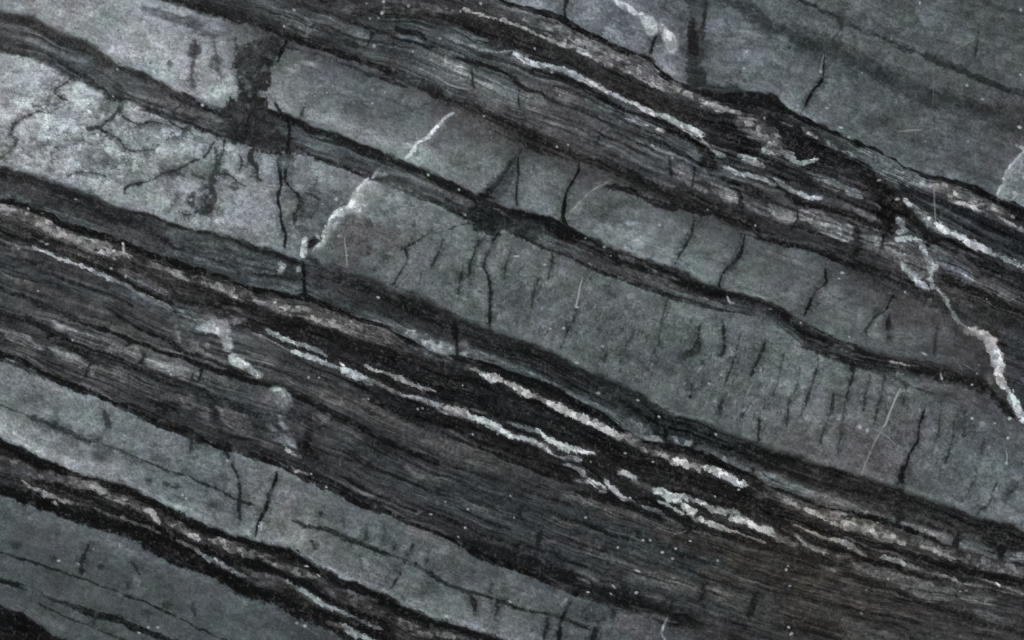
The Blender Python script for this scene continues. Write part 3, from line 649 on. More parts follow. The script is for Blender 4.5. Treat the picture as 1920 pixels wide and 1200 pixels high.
K 20n 6-8-6 2 2 .95 0|538,78 530,92 524,105 520,118
K 36n 3.6-4.32-2.88 3 2 .8 .1|442,75 446,92 447,100 
K 24n 8-9-7-8 2.5 2 .9 0|516,190 530,215 542,235 540,265 538,292
# ---- bed D5 inner marks
S 50k 10-22-20-26-20-14 6 4 .85 0|0,28 50,40 95,60 130,75 165,90 200,115 240,132
t 90p 5 4 3 .6 .2|10,45 40,55 75,68
S 54c 8-12-10-12-14-10 5 4 .75 0|0,85 40,103 80,115 130,140 170,158 205,180 240,196
S 32c 6-8-6-10 3 3 .8 .1|100,105 135,132 170,150 205,175
t 72c 8-6 4 4 .6 .2|40,82 90,100 160,130 220,150
S 40n 10-18-10-8-8-10 4 3 .85 .1|220,125 265,142 290,155 330,182 370,200 415,215
V 108c 4-7-4 2 3 .7 .3|236,165 255,178 270,182
t 92p 6-9-7 4 4 .7 .15|270,178 300,195 330,205 370,215
B 92c 5-6-5 3 3 .7 .3|340,180 380,195 410,208
S 28c 7-8-6 3 3 .85 .1|340,172 370,192 400,212 425,220
S 40p 8-14-10 3 3 .85 0|205,182 240,188 260,198 300,212 330,222
S 36c 6-10-8 4 4 .8 .1|350,230 380,242 415,255
t 78c 6-9-7 4 4 .6 .1|330,215 370,228 420,245
S 24n 10-12-14-12-16-12 3 3 .92 0|505,208 560,228 590,245 640,262 690,285 740,305
S 22n 14-18-24-26-20 3 4 .94 0|735,298 790,325 840,348 880,370 915,392
B 70n 6-8-6 3 4 .7 .3|740,312 780,328 820,345
t 98c 5-8-8-5 3 3 .8 .1|545,262 580,272 620,285 650,296
t 94p 6-12-16-16 4 4 .75 .05|700,312 760,330 800,348 850,368 890,385
t 72c 6-14-16-12 4 4 .7 .05|640,285 690,305 730,320
S 26n 4-6-7-8-7-8-5 2.2 2 .93 0|545,268 600,297 640,314 690,336 740,352 790,372 830,386 860,402 892,414
t 78c 10-16-20 5 3 .7 .05|770,352 820,368 870,385 895,398
D 28n 24-44-54-44 6 5 .93 0|905,370 915,390 925,410 918,430
S 18n 12-22-18-26-26-24 3 3 .96 0|950,398 975,400 1010,412 1050,432 1090,450 1130,470
S 20n 15.3-22.1-22.1-25.5-22.1-18.7-17 4 4 .95 0|1090,448 1135,475 1180,492 1240,515 1285,535 1330,548 1370,558
S 22n 9-13.5-15-19.5 4 4 .93 0|1350,545 1400,560 1440,578 1490,605
S 20k 12-20.4-24-20.4-15.6-18-14.4-13.2 6 4 .95 0|1480,605 1515,632 1560,655 1610,668 1680,682 1740,700 1800,712 1865,738
S 24k 9.8-14-18.2 5 4 .9 0|1840,720 1870,745 1900,780
t 30k 14-23.8-21 8 5 0.6 0|1730,690 1800,705 1850,722
B 78n 5-8-5 2.5 4 .7 .5|1070,445 1130,468 1200,495 1280,528
B 85p 5-9-7 2.5 4 .7 .4|1340,560 1380,568 1420,575 1445,582
V 165w 6-7 1.5 1.5 .95 0|1313,559 1322,561
V 120c 4-5 1.5 1.5 .9 0|1365,560 1368,568
t 76p 8-14-16-14-10 5 4 .7 .05|1140,498 1190,515 1240,530 1280,550 1330,565
t 70c 8-16-18-16 5 3 .7 .05|1230,540 1290,558 1340,572 1400,582
t 90p 3-4 2.5 2 .6 .2|1150,500 1200,510 1250,525
G 90c 10-18-16-14 4 4 .7 .05|960,425 1000,440 1040,455 1090,470
S 32n 4-5-6-5-7-6-5 2.5 2 .85 0|970,440 1000,456 1030,470 1070,482 1105,500 1140,515 1180,532
S 34n 4-6-5-6-4 2.5 2 .8 .05|1180,530 1230,549 1285,560 1340,578 1420,592
t 68c 10-16-12 4 4 .7 .1|1380,575 1440,595 1490,625
t 70n 3-5-4-5 2 2.5 .8 .15|1500,628 1550,650 1600,664 1660,676 1720,688
t 66n 3-4-4 2 2.5 .75 .15|1480,622 1520,645 1570,662 1620,676
S 36k 6-8-6-5 3 3 .8 .1|1500,648 1560,672 1610,685 1660,695
B 68p 6-9-8 3 3 .7 .3|1545,645 1570,652 1600,655
V 130p 4-6-4 1.6 1.6 .9 .0|1670,678 1680,680 1688,681
V 125p 4-5-3 1.6 1.6 .9 0|1690,682 1700,686
V 92p 8-9 2.5 2 .8 .1|1730,707 1740,710
V 140c 4-5 1.5 1.2 .9 0|1766,702 1767,708
t 78c 5-9-7 4 4 .7 .1|1680,705 1720,715 1740,728
t 80p 4-8-10-6 4 4 .7 .1|1740,730 1780,730 1820,735
S 34k 5-7-5 3 3 .7 .1|1610,690 1660,700 1710,725 1760,742
# ---- bed G5/G6, left end: bright mottled
o 112n .75 .8 .4|20,125,6,6,0 30,235,6,30,30 15,275,12,20,0 80,270,30,8,0 62,262,12,6,0
o 160c .6 .8 .5|65,190,40,8,-5 30,255,10,16,0 120,240,40,14,10 155,215,12,18,0 130,262,40,10,0 250,200,20,8,10 90,300,60,14,20 180,175,14,6,0
o 156b .65 .7 .4|140,170,20,10,0 90,140,40,16,25 130,205,14,10,20 
o 170c .5 .7 .5|165,222,10,14,0 40,245,6,6,0 115,255,30,6,0 330,240,14,9,0 50,310,30,6,20 250,245,14,4,0
K 50n 5.76-5.04-4.32-5.04 2.5 2.5 .85 0|132,148 120,158 105,165 102,174 112,182 128,188
K 62n 5.76-4.32 4 3 .7 .1|60,200 85,198 105,192
K 46n 4.32-6.48-5.76-4.32 3 2.5 .85 0|232,195 222,205 215,216 200,230 190,240
K 44n 10.1-8.64-5.76-4.32 3 3 .85 0|165,240 185,240 195,248 203,255 190,262 182,270
K 56n 5.76-7.2-5.76 3 3 .8 .05|52,215 35,228 25,235 22,250 32,262 20,280 5,292
K 50n 8.64-11.5-7.2 3 3 .85 0|312,262 330,262 340,255 348,243 352,235
K 60n 3.6-5.04-3.6 3 2 .7 .1|355,240 360,252 375,262
o 60g .6 .8 .5|200,192,12,14,20 225,275,10,8,0 275,290,16,8,0 258,226,4,4,0 210,300,14,6,20
o 112g .6 .8 .4|250,300,40,20,20 150,290,30,10,20 200,345,30,14,20 215,310,20,30,0 180,262,30,10,0
o 152b .6 .8 .4|295,285,20,10,0 360,280,40,20,20 430,285,30,14,20 315,275,20,8,20
o 140g .5 .9 .3|120,320,70,14,20 180,340,60,16,20 290,375,40,18,10 440,340,40,20,20 400,420,40,14,0
K 42n 7.2-5.04-4.32-4.32 2.5 2.5 .9 0|274,340 255,345 240,348 232,355 231,364
K 50n 8.64-10.1-7.2 4 3 .8 0|308,325 330,322 345,330
K 48k 8.64-13-14.4-11.5-14.4-14.4-10.1 4 4 .85 .1|405,280 408,305 400,330 395,350 400,370 392,390 380,400
K 54n 7.2-5.76-5.76 4 3 .75 .1|362,328 378,335 392,338
K 48k 13-15.8-13 5 4 .8 .1|388,362 385,385 400,395
o 50n .8 .6 .5|422,318,6,5,0 375,400,10,7,0 440,350,10,5,0 360,375,8,12,0
K 46n 7-8-7-6 2.5 2.5 .9 0|470,280 468,300 482,315 484,332 492,340
K 70n 4.32-7.2-4.32 4 3 .6 .2|325,355 330,370 322,388
K 56n 2.88-5.04-3.6-5.04-2.88 2 2 .85 0|232,195 226,212 240,224 262,232 290,228 318,236
K 54n 2.88-4.32-5.04-3.6 2 2 .85 0|348,243 330,236 318,225 330,205 340,196
K 50n 2.88-4.32-3.6-4.32-2.88 2 2 .85 0|405,262 396,275 386,290 372,300 352,306 330,318 308,325
K 52n 2.88-4.32-3.6-2.88 2 2 .8 0|308,325 292,334 274,340
K 52n 2.88-4.32-5.04-3.6-2.88 2 2 .85 0|400,330 420,326 436,332 448,345 462,350
K 50n 2.88-4.32-3.6-2.88 2 2 .85 0|385,385 368,398 350,404 336,396
K 56n 2.88-4.32-3.6-3.6-2.88 2 2 .8 0|203,255 222,262 236,278 262,284 288,280
K 60n 2.88-4.32-3.6 2 2 .8 0|108,200 90,212 70,210 55,215
K 50n 3.6-5.04-4.32-3.6 2 2 .85 0|420,262 418,285 408,305 412,320
K 52n 2.88-5.04-3.6 2 2 .85 0|448,290 452,306 446,322
K 60n 2.88-4.32-3.6 2 2 .75 0|130,330 150,322 175,324 200,330
# crack pair near 530
K 24n 10-8-7-7-7-9-9 2.2 2.2 .95 0|526,292 524,320 528,345 522,372 526,395 527,420 533,440 534,465
K 26n 8-8-7-8-10-12 2.5 2.5 .93 0|545,285 540,310 535,335 545,352 560,368 562,385 555,402 552,418
K 30n 10-14 3 2 .9 0|540,300 552,300
o 86p .6 .6 .3|540,375,12,20,0 538,408,8,8,0
D 66c 30-40-36-20 8 4 .6 0|590,345 580,380 570,410 560,440
t 68c 10-30-24 8 4 .6 0|640,355 620,380 590,395
o 112c .6 .8 .4|505,430,14,24,0 500,460,20,10,10 560,310,30,12,10 590,330,26,12,20 630,350,10,20,0
# pale broken edge
P t 106c 10 4 .7 0|688,334 740,350 790,376 760,400 720,420 680,440 640,470 595,480 590,466 616,430 650,392 668,366
P W 138c 4 4 .9 0|686,336 712,346 720,362 700,378 684,388 674,406 664,398 648,404 634,420 624,440 610,456 600,470 588,468 604,450 614,430 622,402 655,388 668,364
V 196c 6-9-8-8-9-11-11-12-10 1.2 1.3 1 0|590,467 604,450 613,438 617,422 619,408 626,401 640,393 654,388 663,374 668,362 678,350 688,338
V 188c 6-12-10 1.6 2 .95 0|686,342 676,358 668,372 671,392
V 178c 10-13-10 1.6 2 .9 0|616,418 613,432 606,446 598,460
V 188c 8-15-17-10 1.5 2 1 0|573,450 572,460 571,470 571,478
D 26n 16-20-14 3 3 .95 0|602,444 590,452 582,462
V 152c 10-14-10 2 3 .9 .05|525,492 530,500 527,508
W 146c 10-13 3 3 .8 .1|557,500 562,508
V 145c 6-8 1.5 1.5 .9 0|595,439 598,443
D 36n 14-10 4 4 .8 0|578,480 590,488 598,495
# between the white edge and the big crack: patches
o 108g .55 .9 .4|740,380,60,30,20 700,370,30,20,0 800,410,50,20,20
o 78k .6 .9 .4|650,460,30,40,20 660,410,20,12,0 640,440,30,30,0 740,445,16,18,0 690,440,40,30,0
o 82p .55 .8 .4|750,450,30,16,10 730,470,14,14,0
o 54n .8 .6 .4|777,418,4,8,10 692,477,3,2,0 690,420,8,10,0 720,485,9,5,-40
K 34n 3-4-4-3-4-4 2 1.6 .9 0|880,418 860,422 845,430 825,436 800,440 785,448 772,458 758,466 750,470
K 32n 4-5-5 2 1.6 .9 0|758,464 762,478 764,490 756,502 750,512 742,526 736,535
K 44n 5-6-4 3 2 .8 .05|722,484 708,498 700,510
o 108c .55 .8 .4|725,505,24,12,30 780,500,20,16,0 830,440,30,12,10 860,455,30,10,10
# big crack bundle around 900
J 36g 40-50-40 8 7 .95 0|910,395 900,405 935,415 955,425
J 42g 26-40-30 9 7 .85 0|930,418 970,425 1010,440
K 26n 8-6-6-8-7 2.2 2 .95 0|910,425 902,445 892,465 886,480 880,500 882,512 876,522
K 34n 6-4-4 3 3 .8 .2|866,510 862,530 860,550 858,560
K 28n 8-6-6-6-7-8-6 2.5 2.2 .93 0|934,435 925,450 915,465 910,485 908,502 916,520 918,545 920,565 918,590 918,615
t 66g 20-30-20-14 8 4 .6 0|915,430 900,470 890,500 880,540
o 108g .7 .6 .3|912,455,7,14,20 898,485,6,14,10 903,440,6,8,20
B 92c 4-6-4 2 3 .7 .3|925,390 945,400 955,405
# G6 middle
K 34n 4-9-8-6-3 2.5 2.2 .9 0|1034,470 1035,490 1032,505 1028,520 1025,530
t 66g 8-14-8 5 3 .6 .1|1110,505 1100,520 1090,535
t 62c 10-14-12 6 4 .6 .1|1150,525 1140,540 1150,560
K 38n 4-6-5 3 2 .8 .1|1065,610 1062,630 1055,645 1050,655
K 44n 4-6-4 3 2.5 .75 .15|1140,655 1138,665 1135,678
K 48n 4-8-6 4 3 .7 .15|1170,650 1165,670 1162,682
K 50n 3-5-3 3 2 .6 .2|1190,610 1180,640 1170,650
K 34n 4-6-6-10-10 2.8 2.4 .88 .0|1315,608 1311,625 1308,640 1300,655 1292,668 1280,675
K 44n 8-14-8 4 3 .7 .0|1312,640 1308,660 1280,662 1275,672
K 36n 6-8-7-5 2.8 2.4 .88 0|1356,605 1358,625 1360,645 1356,660 1350,668
K 34n 4-6-7-6-4 2.5 2.2 .88 0|1436,640 1430,655 1422,672 1415,685 1408,705
K 40n 3-5-4 2.5 2 .75 .1|1406,755 1400,770 1392,785
K 30n 6-6-5 2.5 2 .9 0|1425,785 1424,800 1420,815 1422,825
K 42n 4-8-8-4 3 2.5 .8 .1|1358,742 1353,755 1350,770 1347,782
K 42n 4-6-4 3 2.5 .75 .15|1298,715 1296,735 1294,748
K 32n 8 3 2 .9 0|1293,742 1294,749
t 62c 6-10-6 5 3 .6 .15|1205,640 1198,670 1195,690
K 38n 4-7-7-5 3 2.2 .85 .0|1535,672 1532,695 1524,720 1516,745 1512,762
K 50n 4-5-3 3 2 .65 .1|1504,765 1500,785
K 40n 4-7-7-6-4 3 2.2 .82 .0|1562,740 1560,760 1553,785 1545,805 1538,830
K 30n 14-9-7-6 3 2.5 .9 .0|1602,680 1600,695 1595,715 1590,730 1586,750
K 46n 3-5-5-3 3 2.5 .7 .15|1584,760 1578,800 1574,830 1570,850
K 34n 8-7-4 3 2 .85 .0|1660,705 1655,722 1654,732
t 52g 16-20 8 4 .6 0|1650,700 1630,690 1690,695
K 24n 6-6-5-7-5-6-8-10 2.2 2 .95 0|1735,765 1728,785 1722,800 1720,825 1712,840 1704,855 1700,870 1692,885 1688,905
K 26n 12-16-14-14-16 4 4 .9 .0|1694,875 1690,895 1688,925 1688,950 1686,975
K 44n 4-5-4 3 2.5 .7 .15|1764,770 1760,800 1756,820
K 46n 6-8-6 4 3 .65 .1|1808,770 1807,795 1808,820
K 48n 8-12-8 5 3 .65 .1|1845,820 1842,840 1840,850
K 42n 4-5-4 3 2 .75 .1|1762,870 1764,885 1760,900
K 34n 3-5-6-8-4 2.8 2.4 .85 .05|1870,905 1862,925 1855,945 1840,955 1830,968
K 42n 4-9-8-4 4 3 .7 .05|1908,905 1892,930 1885,945
t 60c 8-10 6 3 .5 .1|1890,910 1880,940
K 40n 3-5-3 2.5 2 .8 .05|1250,560 1246,580 1240,600
K 38n 3-6-5 2.5 2 .8 .05|1252,590 1240,610 1236,640 1226,662
K 36n 3-5-4 2.5 2 .8 .05|1390,620 1384,650 1372,690 1360,720
K 40n 3-5-3 2.5 2 .8 .05|1472,660 1465,690 1455,725 1450,750
K 36n 3-5-4-3 2.5 2 .8 .0|1500,690 1492,725 1480,760 1475,800
K 38n 3-5-4 2.5 2 .75 .05|1630,700 1624,740 1618,770
K 40n 3-4-3 2.5 2 .75 .05|1655,735 1645,770 1638,800
K 40n 3-5-3 2.5 2 .75 .05|1700,720 1692,760
K 42n 3-5-4 2.5 2 .75 .05|1790,790 1782,840 1770,870
K 42n 3-5-4 2.5 2 .75 .05|1832,880 1822,910 1805,940
K 40n 3-5-3 2.5 2 .8 .05|1084,560 1078,590 1068,615
K 40n 3-5-3 2.5 2 .8 .05|1010,520 1002,545 996,575
K 38n 3-6-3 2.5 2 .8 .05|960,470 950,500 948,530
K 42n 3-5-3 2.5 2 .8 .05|832,445 820,480 808,500
o 70k .5 .9 .5|1500,830,60,20,20 1600,810,40,20,20 1640,860,30,24,20 1760,740,30,16,0 1700,780,20,14,0
o 100p .4 .9 .4|1560,790,20,14,0 1700,770,14,10,0 1640,720,30,14,20 1780,790,10,10,0
o 104c .45 .9 .4|1490,700,30,20,20 1470,640,30,16,20 1470,720,20,20,0 1400,640,14,24,10 1330,615,14,20,0 1380,620,12,20,0 1860,880,40,20,20 1780,900,40,16,20 1900,960,24,20,0
o 76c .4 .9 .5|1210,660,50,30,20 1120,600,60,30,20 1300,700,40,20,20 1060,560,40,24,20 980,560,40,40,20
o 102g .45 .9 .4|1000,500,40,16,20 1200,590,60,16,15 1100,560,40,10,15 1240,620,40,12,10 1050,640,30,10,10 940,470,20,14,0
t 110g 3-6-6-3 2.5 2 .7 .05|1215,748 1235,757 1250,770 1290,780 1340,792
t 98g 4-8-6 4 3 .5 .1|1560,868 1610,880 1680,908 1740,925
t 104c 6-10 6 4 .5 .1|1700,915 1780,938 1820,955
# ---- D6 inner
S 34n 14-24-22-16-14 6 4 .85 0|0,325 50,332 100,352 150,368 200,385 250,402
S 26n 6-10-8-8-10-14 3 3 .92 0|240,398 285,406 320,420 360,432 400,440 450,455 480,465
S 24n 12-14-16-18 4 3 .94 0|440,450 480,468 520,478 560,492
t 62p 14-24-16 6 4 .7 .1|0,345 60,350 90,360
B 78c 6-9-7 3 3 .7 .2|8,362 30,368 60,382
t 80c 6-12-12-8 4 4 .7 .1|70,388 110,400 150,412 185,428
S 34p 14-22-26-20 6 4 .85 0|130,372 165,390 200,405 250,415
S 36n 10-12-10 5 4 .75 .1|280,425 300,450 340,470 380,480
t 74c 6-12-12-10 5 4 .65 .05|290,430 340,440 390,455 440,470
t 98g 10-26-24-10 6 3 .65 0|385,425 420,430 460,440 490,450
t 76g 10-18-20 5 4 .7 .1|380,455 420,465 460,475
S 32c 6-9-8-8 4 3 .8 .05|300,445 350,475 400,490 440,500
t 94c 8-14-12-9 4 4 .7 .1|320,470 355,480 395,495 440,508
t 62p 10-18-10 5 4 .6 .1|220,440 270,450 320,478
t 74c 10-16-14 5 4 .6 .1|450,505 500,515 550,525
S 32n 5-7-6 3 3 .8 .1|480,515 520,520 570,522
t 98c 5-9-9-5 4 4 .7 .1|470,522 510,535 550,545 566,548
K 22n 6-8-7-7 2 1.8 .95 0|568,490 569,510 570,530 570,552
t 80c 4-9-9 4 4 .65 .1|590,545 630,558 650,572
D 47n 16-30-34-30-34 8 5 .8 0|590,505 650,525 700,545 760,565 820,585
D 39n 16-34-40-36-36-34-30 8 5 .88 0|760,560 820,590 880,625 940,650 1000,672 1060,705 1130,730
D 39g 26-34-36-30-20 7 5 .88 0|1090,700 1150,735 1200,760 1245,785 1280,805
K 22n 14-10-8-8 3 3 .93 0|850,605 852,625 856,645 858,668
K 26n 6 2.5 2 .85 0|918,595 919,612
K 38n 4-5 3 2 .8 .1|792,628 790,645
t 104c 8-12-8 5 4 .7 .1|690,600 740,608 775,622
B 118c 10-14-10 4 4 .8 .05|765,622 778,625 792,628
B 112c 14-24-26-12 4 4 .85 .05|796,636 808,640 816,648 806,656
t 106c 5-9-9 4 3 .7 .1|828,645 840,648 848,658
B 98c 12-24-26-14 5 4 .8 .0|862,645 872,655 884,665 892,672
t 98c 4-12-14-8-4 4 3 .75 .0|892,655 920,668 945,682 975,692 1000,702
V 112p 4-6-4 2 2.5 .85 .1|822,660 835,664 846,672
t 90c 3-5-5-4 2.5 2 .75 .0|985,695 1020,708 1065,735 1085,747
t 94c 3-7-8-10-12 3 2.5 .8 .0|1082,748 1105,755 1140,772 1175,788 1195,798
B 96c 14-24-26-20 6 4 .75 .0|1180,790 1195,797 1208,805 1215,808
D 35g 30-40-34 6 5 .85 0|1225,775 1240,800 1290,808 1340,815
D 35g 20-34-36-30-26 7 5 .85 0|1280,798 1340,825 1400,845 1440,855 1500,870
K 20n 8-8-8 3 2 .9 0|1248,795 1249,810 1250,825
V 120c 6-11-9 2 2.5 .92 .0|1210,818 1225,821 1240,826
B 96c 8-12-12 4 3 .85 .0|1260,820 1280,828 1296,833
t 98c 6-9-10-9-8 3 3 .85 .0|1308,835 1335,850 1360,862 1385,873 1410,882
t 104c 8-16-14-12 4 4 .8 .05|1412,885 1440,895 1480,908 1510,922
t 104p 6-13-14-12-8 4 4 .85 .02|1510,920 1545,933 1590,948 1625,960 1655,966
t 78c 9-12 4 3 .8 .05|1660,970 1680,974
t 98p 6-11-13-12-9 4 3 .85 .02|1692,976 1710,982 1740,996 1770,1006 1788,1012
t 104c 6-13-14-10 4 3.5 .85 .02|1798,1016 1820,1025 1848,1035 1870,1042
t 110c 8-14-14 4 4 .85 .02|1886,1040 1905,1045 1950,1055
t 72p 4-8-6 4 4 .7 .1|1790,990 1810,1000 1840,1010
S 28n 8-10-10 4 3 .85 0|1685,970 1740,985 1790,1000
D 33y 30-50-50-30 10 6 .85 0|1820,990 1860,1000 1890,1010 1900,1030
K 26n 12-16-12 4 3 .9 0|1800,995 1795,1012 1790,1030
K 24n 16-14-8 4 3 .9 0|1878,1025 1876,1040 1874,1055
D 46n 20-34-30 8 5 .6 0|1700,940 1760,965 1820,985
D 43k 20-34-40-44-44-30 8 5 .7 0|1440,870 1500,880 1560,900 1620,925 1680,945 1720,960
K 26n 9-9-8 3 2.5 .9 0|1414,878 1410,890 1405,900
K 28n 8 3 2 .85 0|1300,838 1297,848
# S1 seam
S 16n 9-12-11-14-14-12-12-10-12-12-10 2 2.4 .98 0|-30,368 0,375 50,390 100,412 150,432 185,442 220,452 275,474 325,492 375,507 425,520
S 16n 11-12-14-12-10-13 2 2.4 .98 0|425,522 480,545 530,552 567,558 610,572 640,585 670,598
S 16n 12-9-8-10-12-10-8 2 2 .98 0|665,596 690,602 730,617 767,642 795,658 815,665 832,670
S 18n 5.1-10.2-10.2-8.5-8.5-9.35-11-11-10.2-10.2 2.2 2.2 .97 0|840,668 865,674 895,680 930,688 960,700 1010,715 1050,737 1080,752 1110,768 1160,798
S 18n 12-10-9-12-12-10-11-14 2.2 2.4 .96 0|1155,795 1192,822 1230,832 1260,838 1285,843 1335,862 1385,884 1425,902
S 20n 6-9-9-10-9-8-9-9-8-9 2.2 2.2 .95 0|1425,902 1475,925 1540,950 1590,964 1640,975 1690,988 1740,1007 1790,1030 1840,1048 1890,1064
S 22n 12-14-10-10 3 3 .93 0|1600,962 1650,975 1700,990 1730,1002
S 20n 9-12-8 2.5 3 .93 0|1843,1048 1880,1058 1920,1062 1960,1066
# teeth of the pale bed under S1
B 112w 14-20-18-20-18-14 4 6 .8 .2|-20,380 0,390 40,398 80,418 120,440 150,450
V 138w 5-8 2 3 .9 .1|0,384 10,390 28,394
V 122w 6-14-16-14-10 3 5 .85 .2|75,420 100,434 140,448 165,462 200,470
B 118w 10-20-16-12 4 6 .8 .2|150,448 190,465 225,478 250,488
V 150w 4-5 1.4 1 .9 0|230,459 232,476
B 100w 6-12-12-9 3 5 .8 .25|275,492 300,502 330,512 352,525
V 128y 4-8-8-5 2 3.5 .9 .05|315,508 335,518 345,522 353,527
B 86k 12-20-22-20 5 6 .75 .3|360,520 400,535 440,545 480,558
B 98k 20-28-26-20-18 6 6 .75 .25|470,560 520,572 580,590 640,612 700,632
V 128w 6-10-8 3 4 .85 .2|380,530 400,540 430,552 455,566
V 122w 8-12-10 3 4 .8 .3|480,562 500,570 530,578
V 128w 6-12-12-12-9 3 4 .85 .15|575,600 600,605 622,612 640,620 648,622
V 132w 8-14-14-8 3 4 .85 .15|660,626 680,632 695,637 720,640
V 118w 6-12-10-6 3 4 .8 .2|712,636 728,644 745,654 760,660
t 78c 6-14-14-10 4 4 .7 .05|760,652 790,660 820,672 850,682
B 62n 10-18-10 5 4 .6 .2|840,680 870,690 890,696
S 28n 6-8-10-8 3 3 .85 .1|0,412 40,425 80,448 120,460
S 28p 6-10-12-14-12 4 4 .8 .1|60,440 120,462 180,482 240,500 280,512
S 26n 6-8-10 3 3 .8 .1|240,500 290,520 320,535
t 77p 8-12-10 5 4 0.75 .2|60,455 110,472 180,490
D 38k 16-34-40-40-34 9 6 .75 0|280,515 330,540 390,560 450,580 520,600
t 89c 5-9-6 3 3 0.85 .1|240,520 262,528 275,536
t 91p 5-10-8 3 4 0.85 .1|280,536 300,545 315,552
D 26n 10-20-14 5 4 .85 0|390,568 440,575 490,585
B 66k 10-14-12 5 5 .6 .3|380,590 430,580 470,590
# the wide black bed D7
D 30n 24-46-56-60-56-50 9 5 .85 0|500,600 570,622 640,645 720,665 800,695 880,725
D 30n 46-60-56-44-36 9 5 .85 0|860,725 940,755 1020,785 1090,820 1150,850
D 26k 30-50-60-60-44 9 5 .85 0|1090,830 1140,855 1200,870 1260,890 1320,905
D 30k 16-30-40-44-40-36 9 5 .8 0|1300,900 1360,925 1420,950 1480,970 1560,1005 1640,1025
D 34k 14-24-24-20 7 5 .7 0|1640,1020 1720,1045 1800,1065 1900,1090
# V3b
V 112w 4-9-9 3 3.5 .85 .1|885,693 905,700 915,706
V 165c 8-15-13 2.2 3 .93 0|905,704 918,710 924,714
V 148w 8-12-14-16 2.5 3.5 .92 .02|926,708 945,717 962,726 978,735
V 158w 14-18-14 2.5 3.5 .92 .02|968,728 985,737 993,742
V 112w 8-12-10 3.5 4 .85 .1|1000,742 1015,750 1030,757
V 168w 10-15-12 2.2 3 .93 0|1030,758 1045,764 1050,768
V 172w 10-17-18-16-12 2.2 3 .94 0|1056,768 1072,776 1090,785 1105,790
V 160w 10-17-18-14-8 2.4 3 .93 .02|1106,790 1125,800 1145,810 1158,817 1166,821
B 92k 12-18-20-22 5 6 .8 .3|1160,815 1185,825 1210,840 1235,850
V 135w 6-12-10 3 4 .85 .15|1238,850 1252,858 1265,866
V 175w 10-16-8 2 3 .93 0|1268,862 1283,866 1288,872
V 132k 8-14-12 3 4 .85 .1|1288,872 1305,875 1312,882
V 170c 8-14-16-16-12 2.2 3 .94 0|1314,874 1330,878 1350,887 1365,895 1380,905
V 165c 8-13-10 2.4 4 .9 .05|1366,900 1378,906 1395,909
B 62k 8-14-10 5 5 .6 .2|1395,912 1420,925 1440,935
t 80k 10-16-18-16 5 5 .7 .2|1440,925 1470,935 1510,955 1540,965
V 118w 6-9-9 2.5 3 .85 .15|1475,938 1490,946 1498,952
V 160w 7-12-9 2 2.5 .92 0|1512,957 1530,963 1550,972
B 98w 12-24-26-24-20 5 5 .8 .25|1530,958 1560,970 1600,982 1650,1000 1690,1010
V 148w 7-10 2 2.5 .9 0|1562,980 1574,984
V 142w 12-13 2.4 2.5 .9 0|1584,980 1598,984
V 112w 12-14-12 3 3 .85 .1|1610,990 1622,994 1634,998
V 138w 9-10 2.4 2.5 .9 0|1638,998 1646,1001
V 142w 6-9-7 2.4 3 .9 .05|1655,1001 1665,1005 1678,1006
V 160w 9-10 1.8 1.5 .93 0|1688,1016 1694,1017
B 82p 12-18-22-26-20 6 4 .75 .15|1690,1010 1740,1022 1790,1040 1850,1060 1930,1080
V 130w 5-9-8 2.4 3 .88 .1|1728,1023 1742,1028 1752,1031
V 122w 6-11-8-5 2.4 3 .88 .1|1762,1036 1775,1040 1788,1045
S 26k 8-16-14-12 4 4 .8 .1|1740,1055 1800,1065 1860,1080 1930,1095
# ---- V4 chain
S 24n 8-10-9-10-9-8-9-8 2.4 2 .93 0|0,434 50,450 87,463 150,485 200,507 230,523 262,545 300,560
S 26n 10-12-9 3 3 .85 0|258,540 300,560 330,572
V 92c 4-7-4 2.4 2.4 .8 .1|0,450 35,461 65,468
V 140c 4-7-8-5 2 2 .92 0|66,465 80,471 92,475 102,479
V 168c 7-9-9-7 1.8 2 .94 0|111,483 122,487 133,492 142,496
V 140c 6-9-10-9-7 2.2 2.4 .9 .02|142,496 160,502 178,509 195,516 212,525
V 100c 6-9-8-6 3 3 .8 .05|212,525 235,533 252,545 270,555
V 122c 5-7-9-6 2.4 2.4 .85 .05|265,553 282,561 300,570 322,580
V 120c 6-7 2 2 .85 0|337,583 345,588
t 83b 8-14-12 5 4 0.75 .05|210,540 250,555 300,580
W 138c 8-20-26-16 5 5 .85 .1|370,614 395,612 415,615 425,625
W 164c 6-14-12 3 4 .8 .1|385,618 405,620 422,618
W 154c 12-20-20-12 4 5 .8 .15|412,620 425,640 430,650 425,645
W 161c 8-22-22-14 4 5 .85 .1|432,665 440,675 452,682 468,685
W 148c 8-14-10 4 5 .8 .2|465,690 478,697 490,705
t 117p 8-14-10 5 5 0.75 .2|350,595 380,600 420,605 460,600
B 82p 16-30-26 6 5 .6 .2|330,615 350,640 390,660
B 86p 16-34-30 6 5 .6 .2|370,640 385,660 395,670
V 148c 3-8-9-8-5 2 2.4 .93 .0|500,620 520,629 540,637 560,645 575,650
V 112c 5-9-8-4 2.6 2.8 .85 .0|560,645 580,652 595,658 608,664
V 105p 3-5-4-3 2 2 .85 .05|478,626 505,638 535,652 548,658
V 150c 5-10-11-11-9 1.8 2.4 .94 .0|546,657 570,665 590,672 610,681 620,685
V 125c 8-12-11 2.2 2.4 .9 .02|612,682 630,688 642,691
V 178c 6-6 1.4 1 .9 0|638,681 641,683
V 160c 10-16-14-12 2 3 .93 .0|644,694 655,700 665,704 672,707
V 148c 8-13-14-14 2 3 .92 .02|668,703 680,710 688,715 695,718
V 110w 8-10-8-8 2.2 2.6 .9 .04|698,715 720,723 738,732 750,737
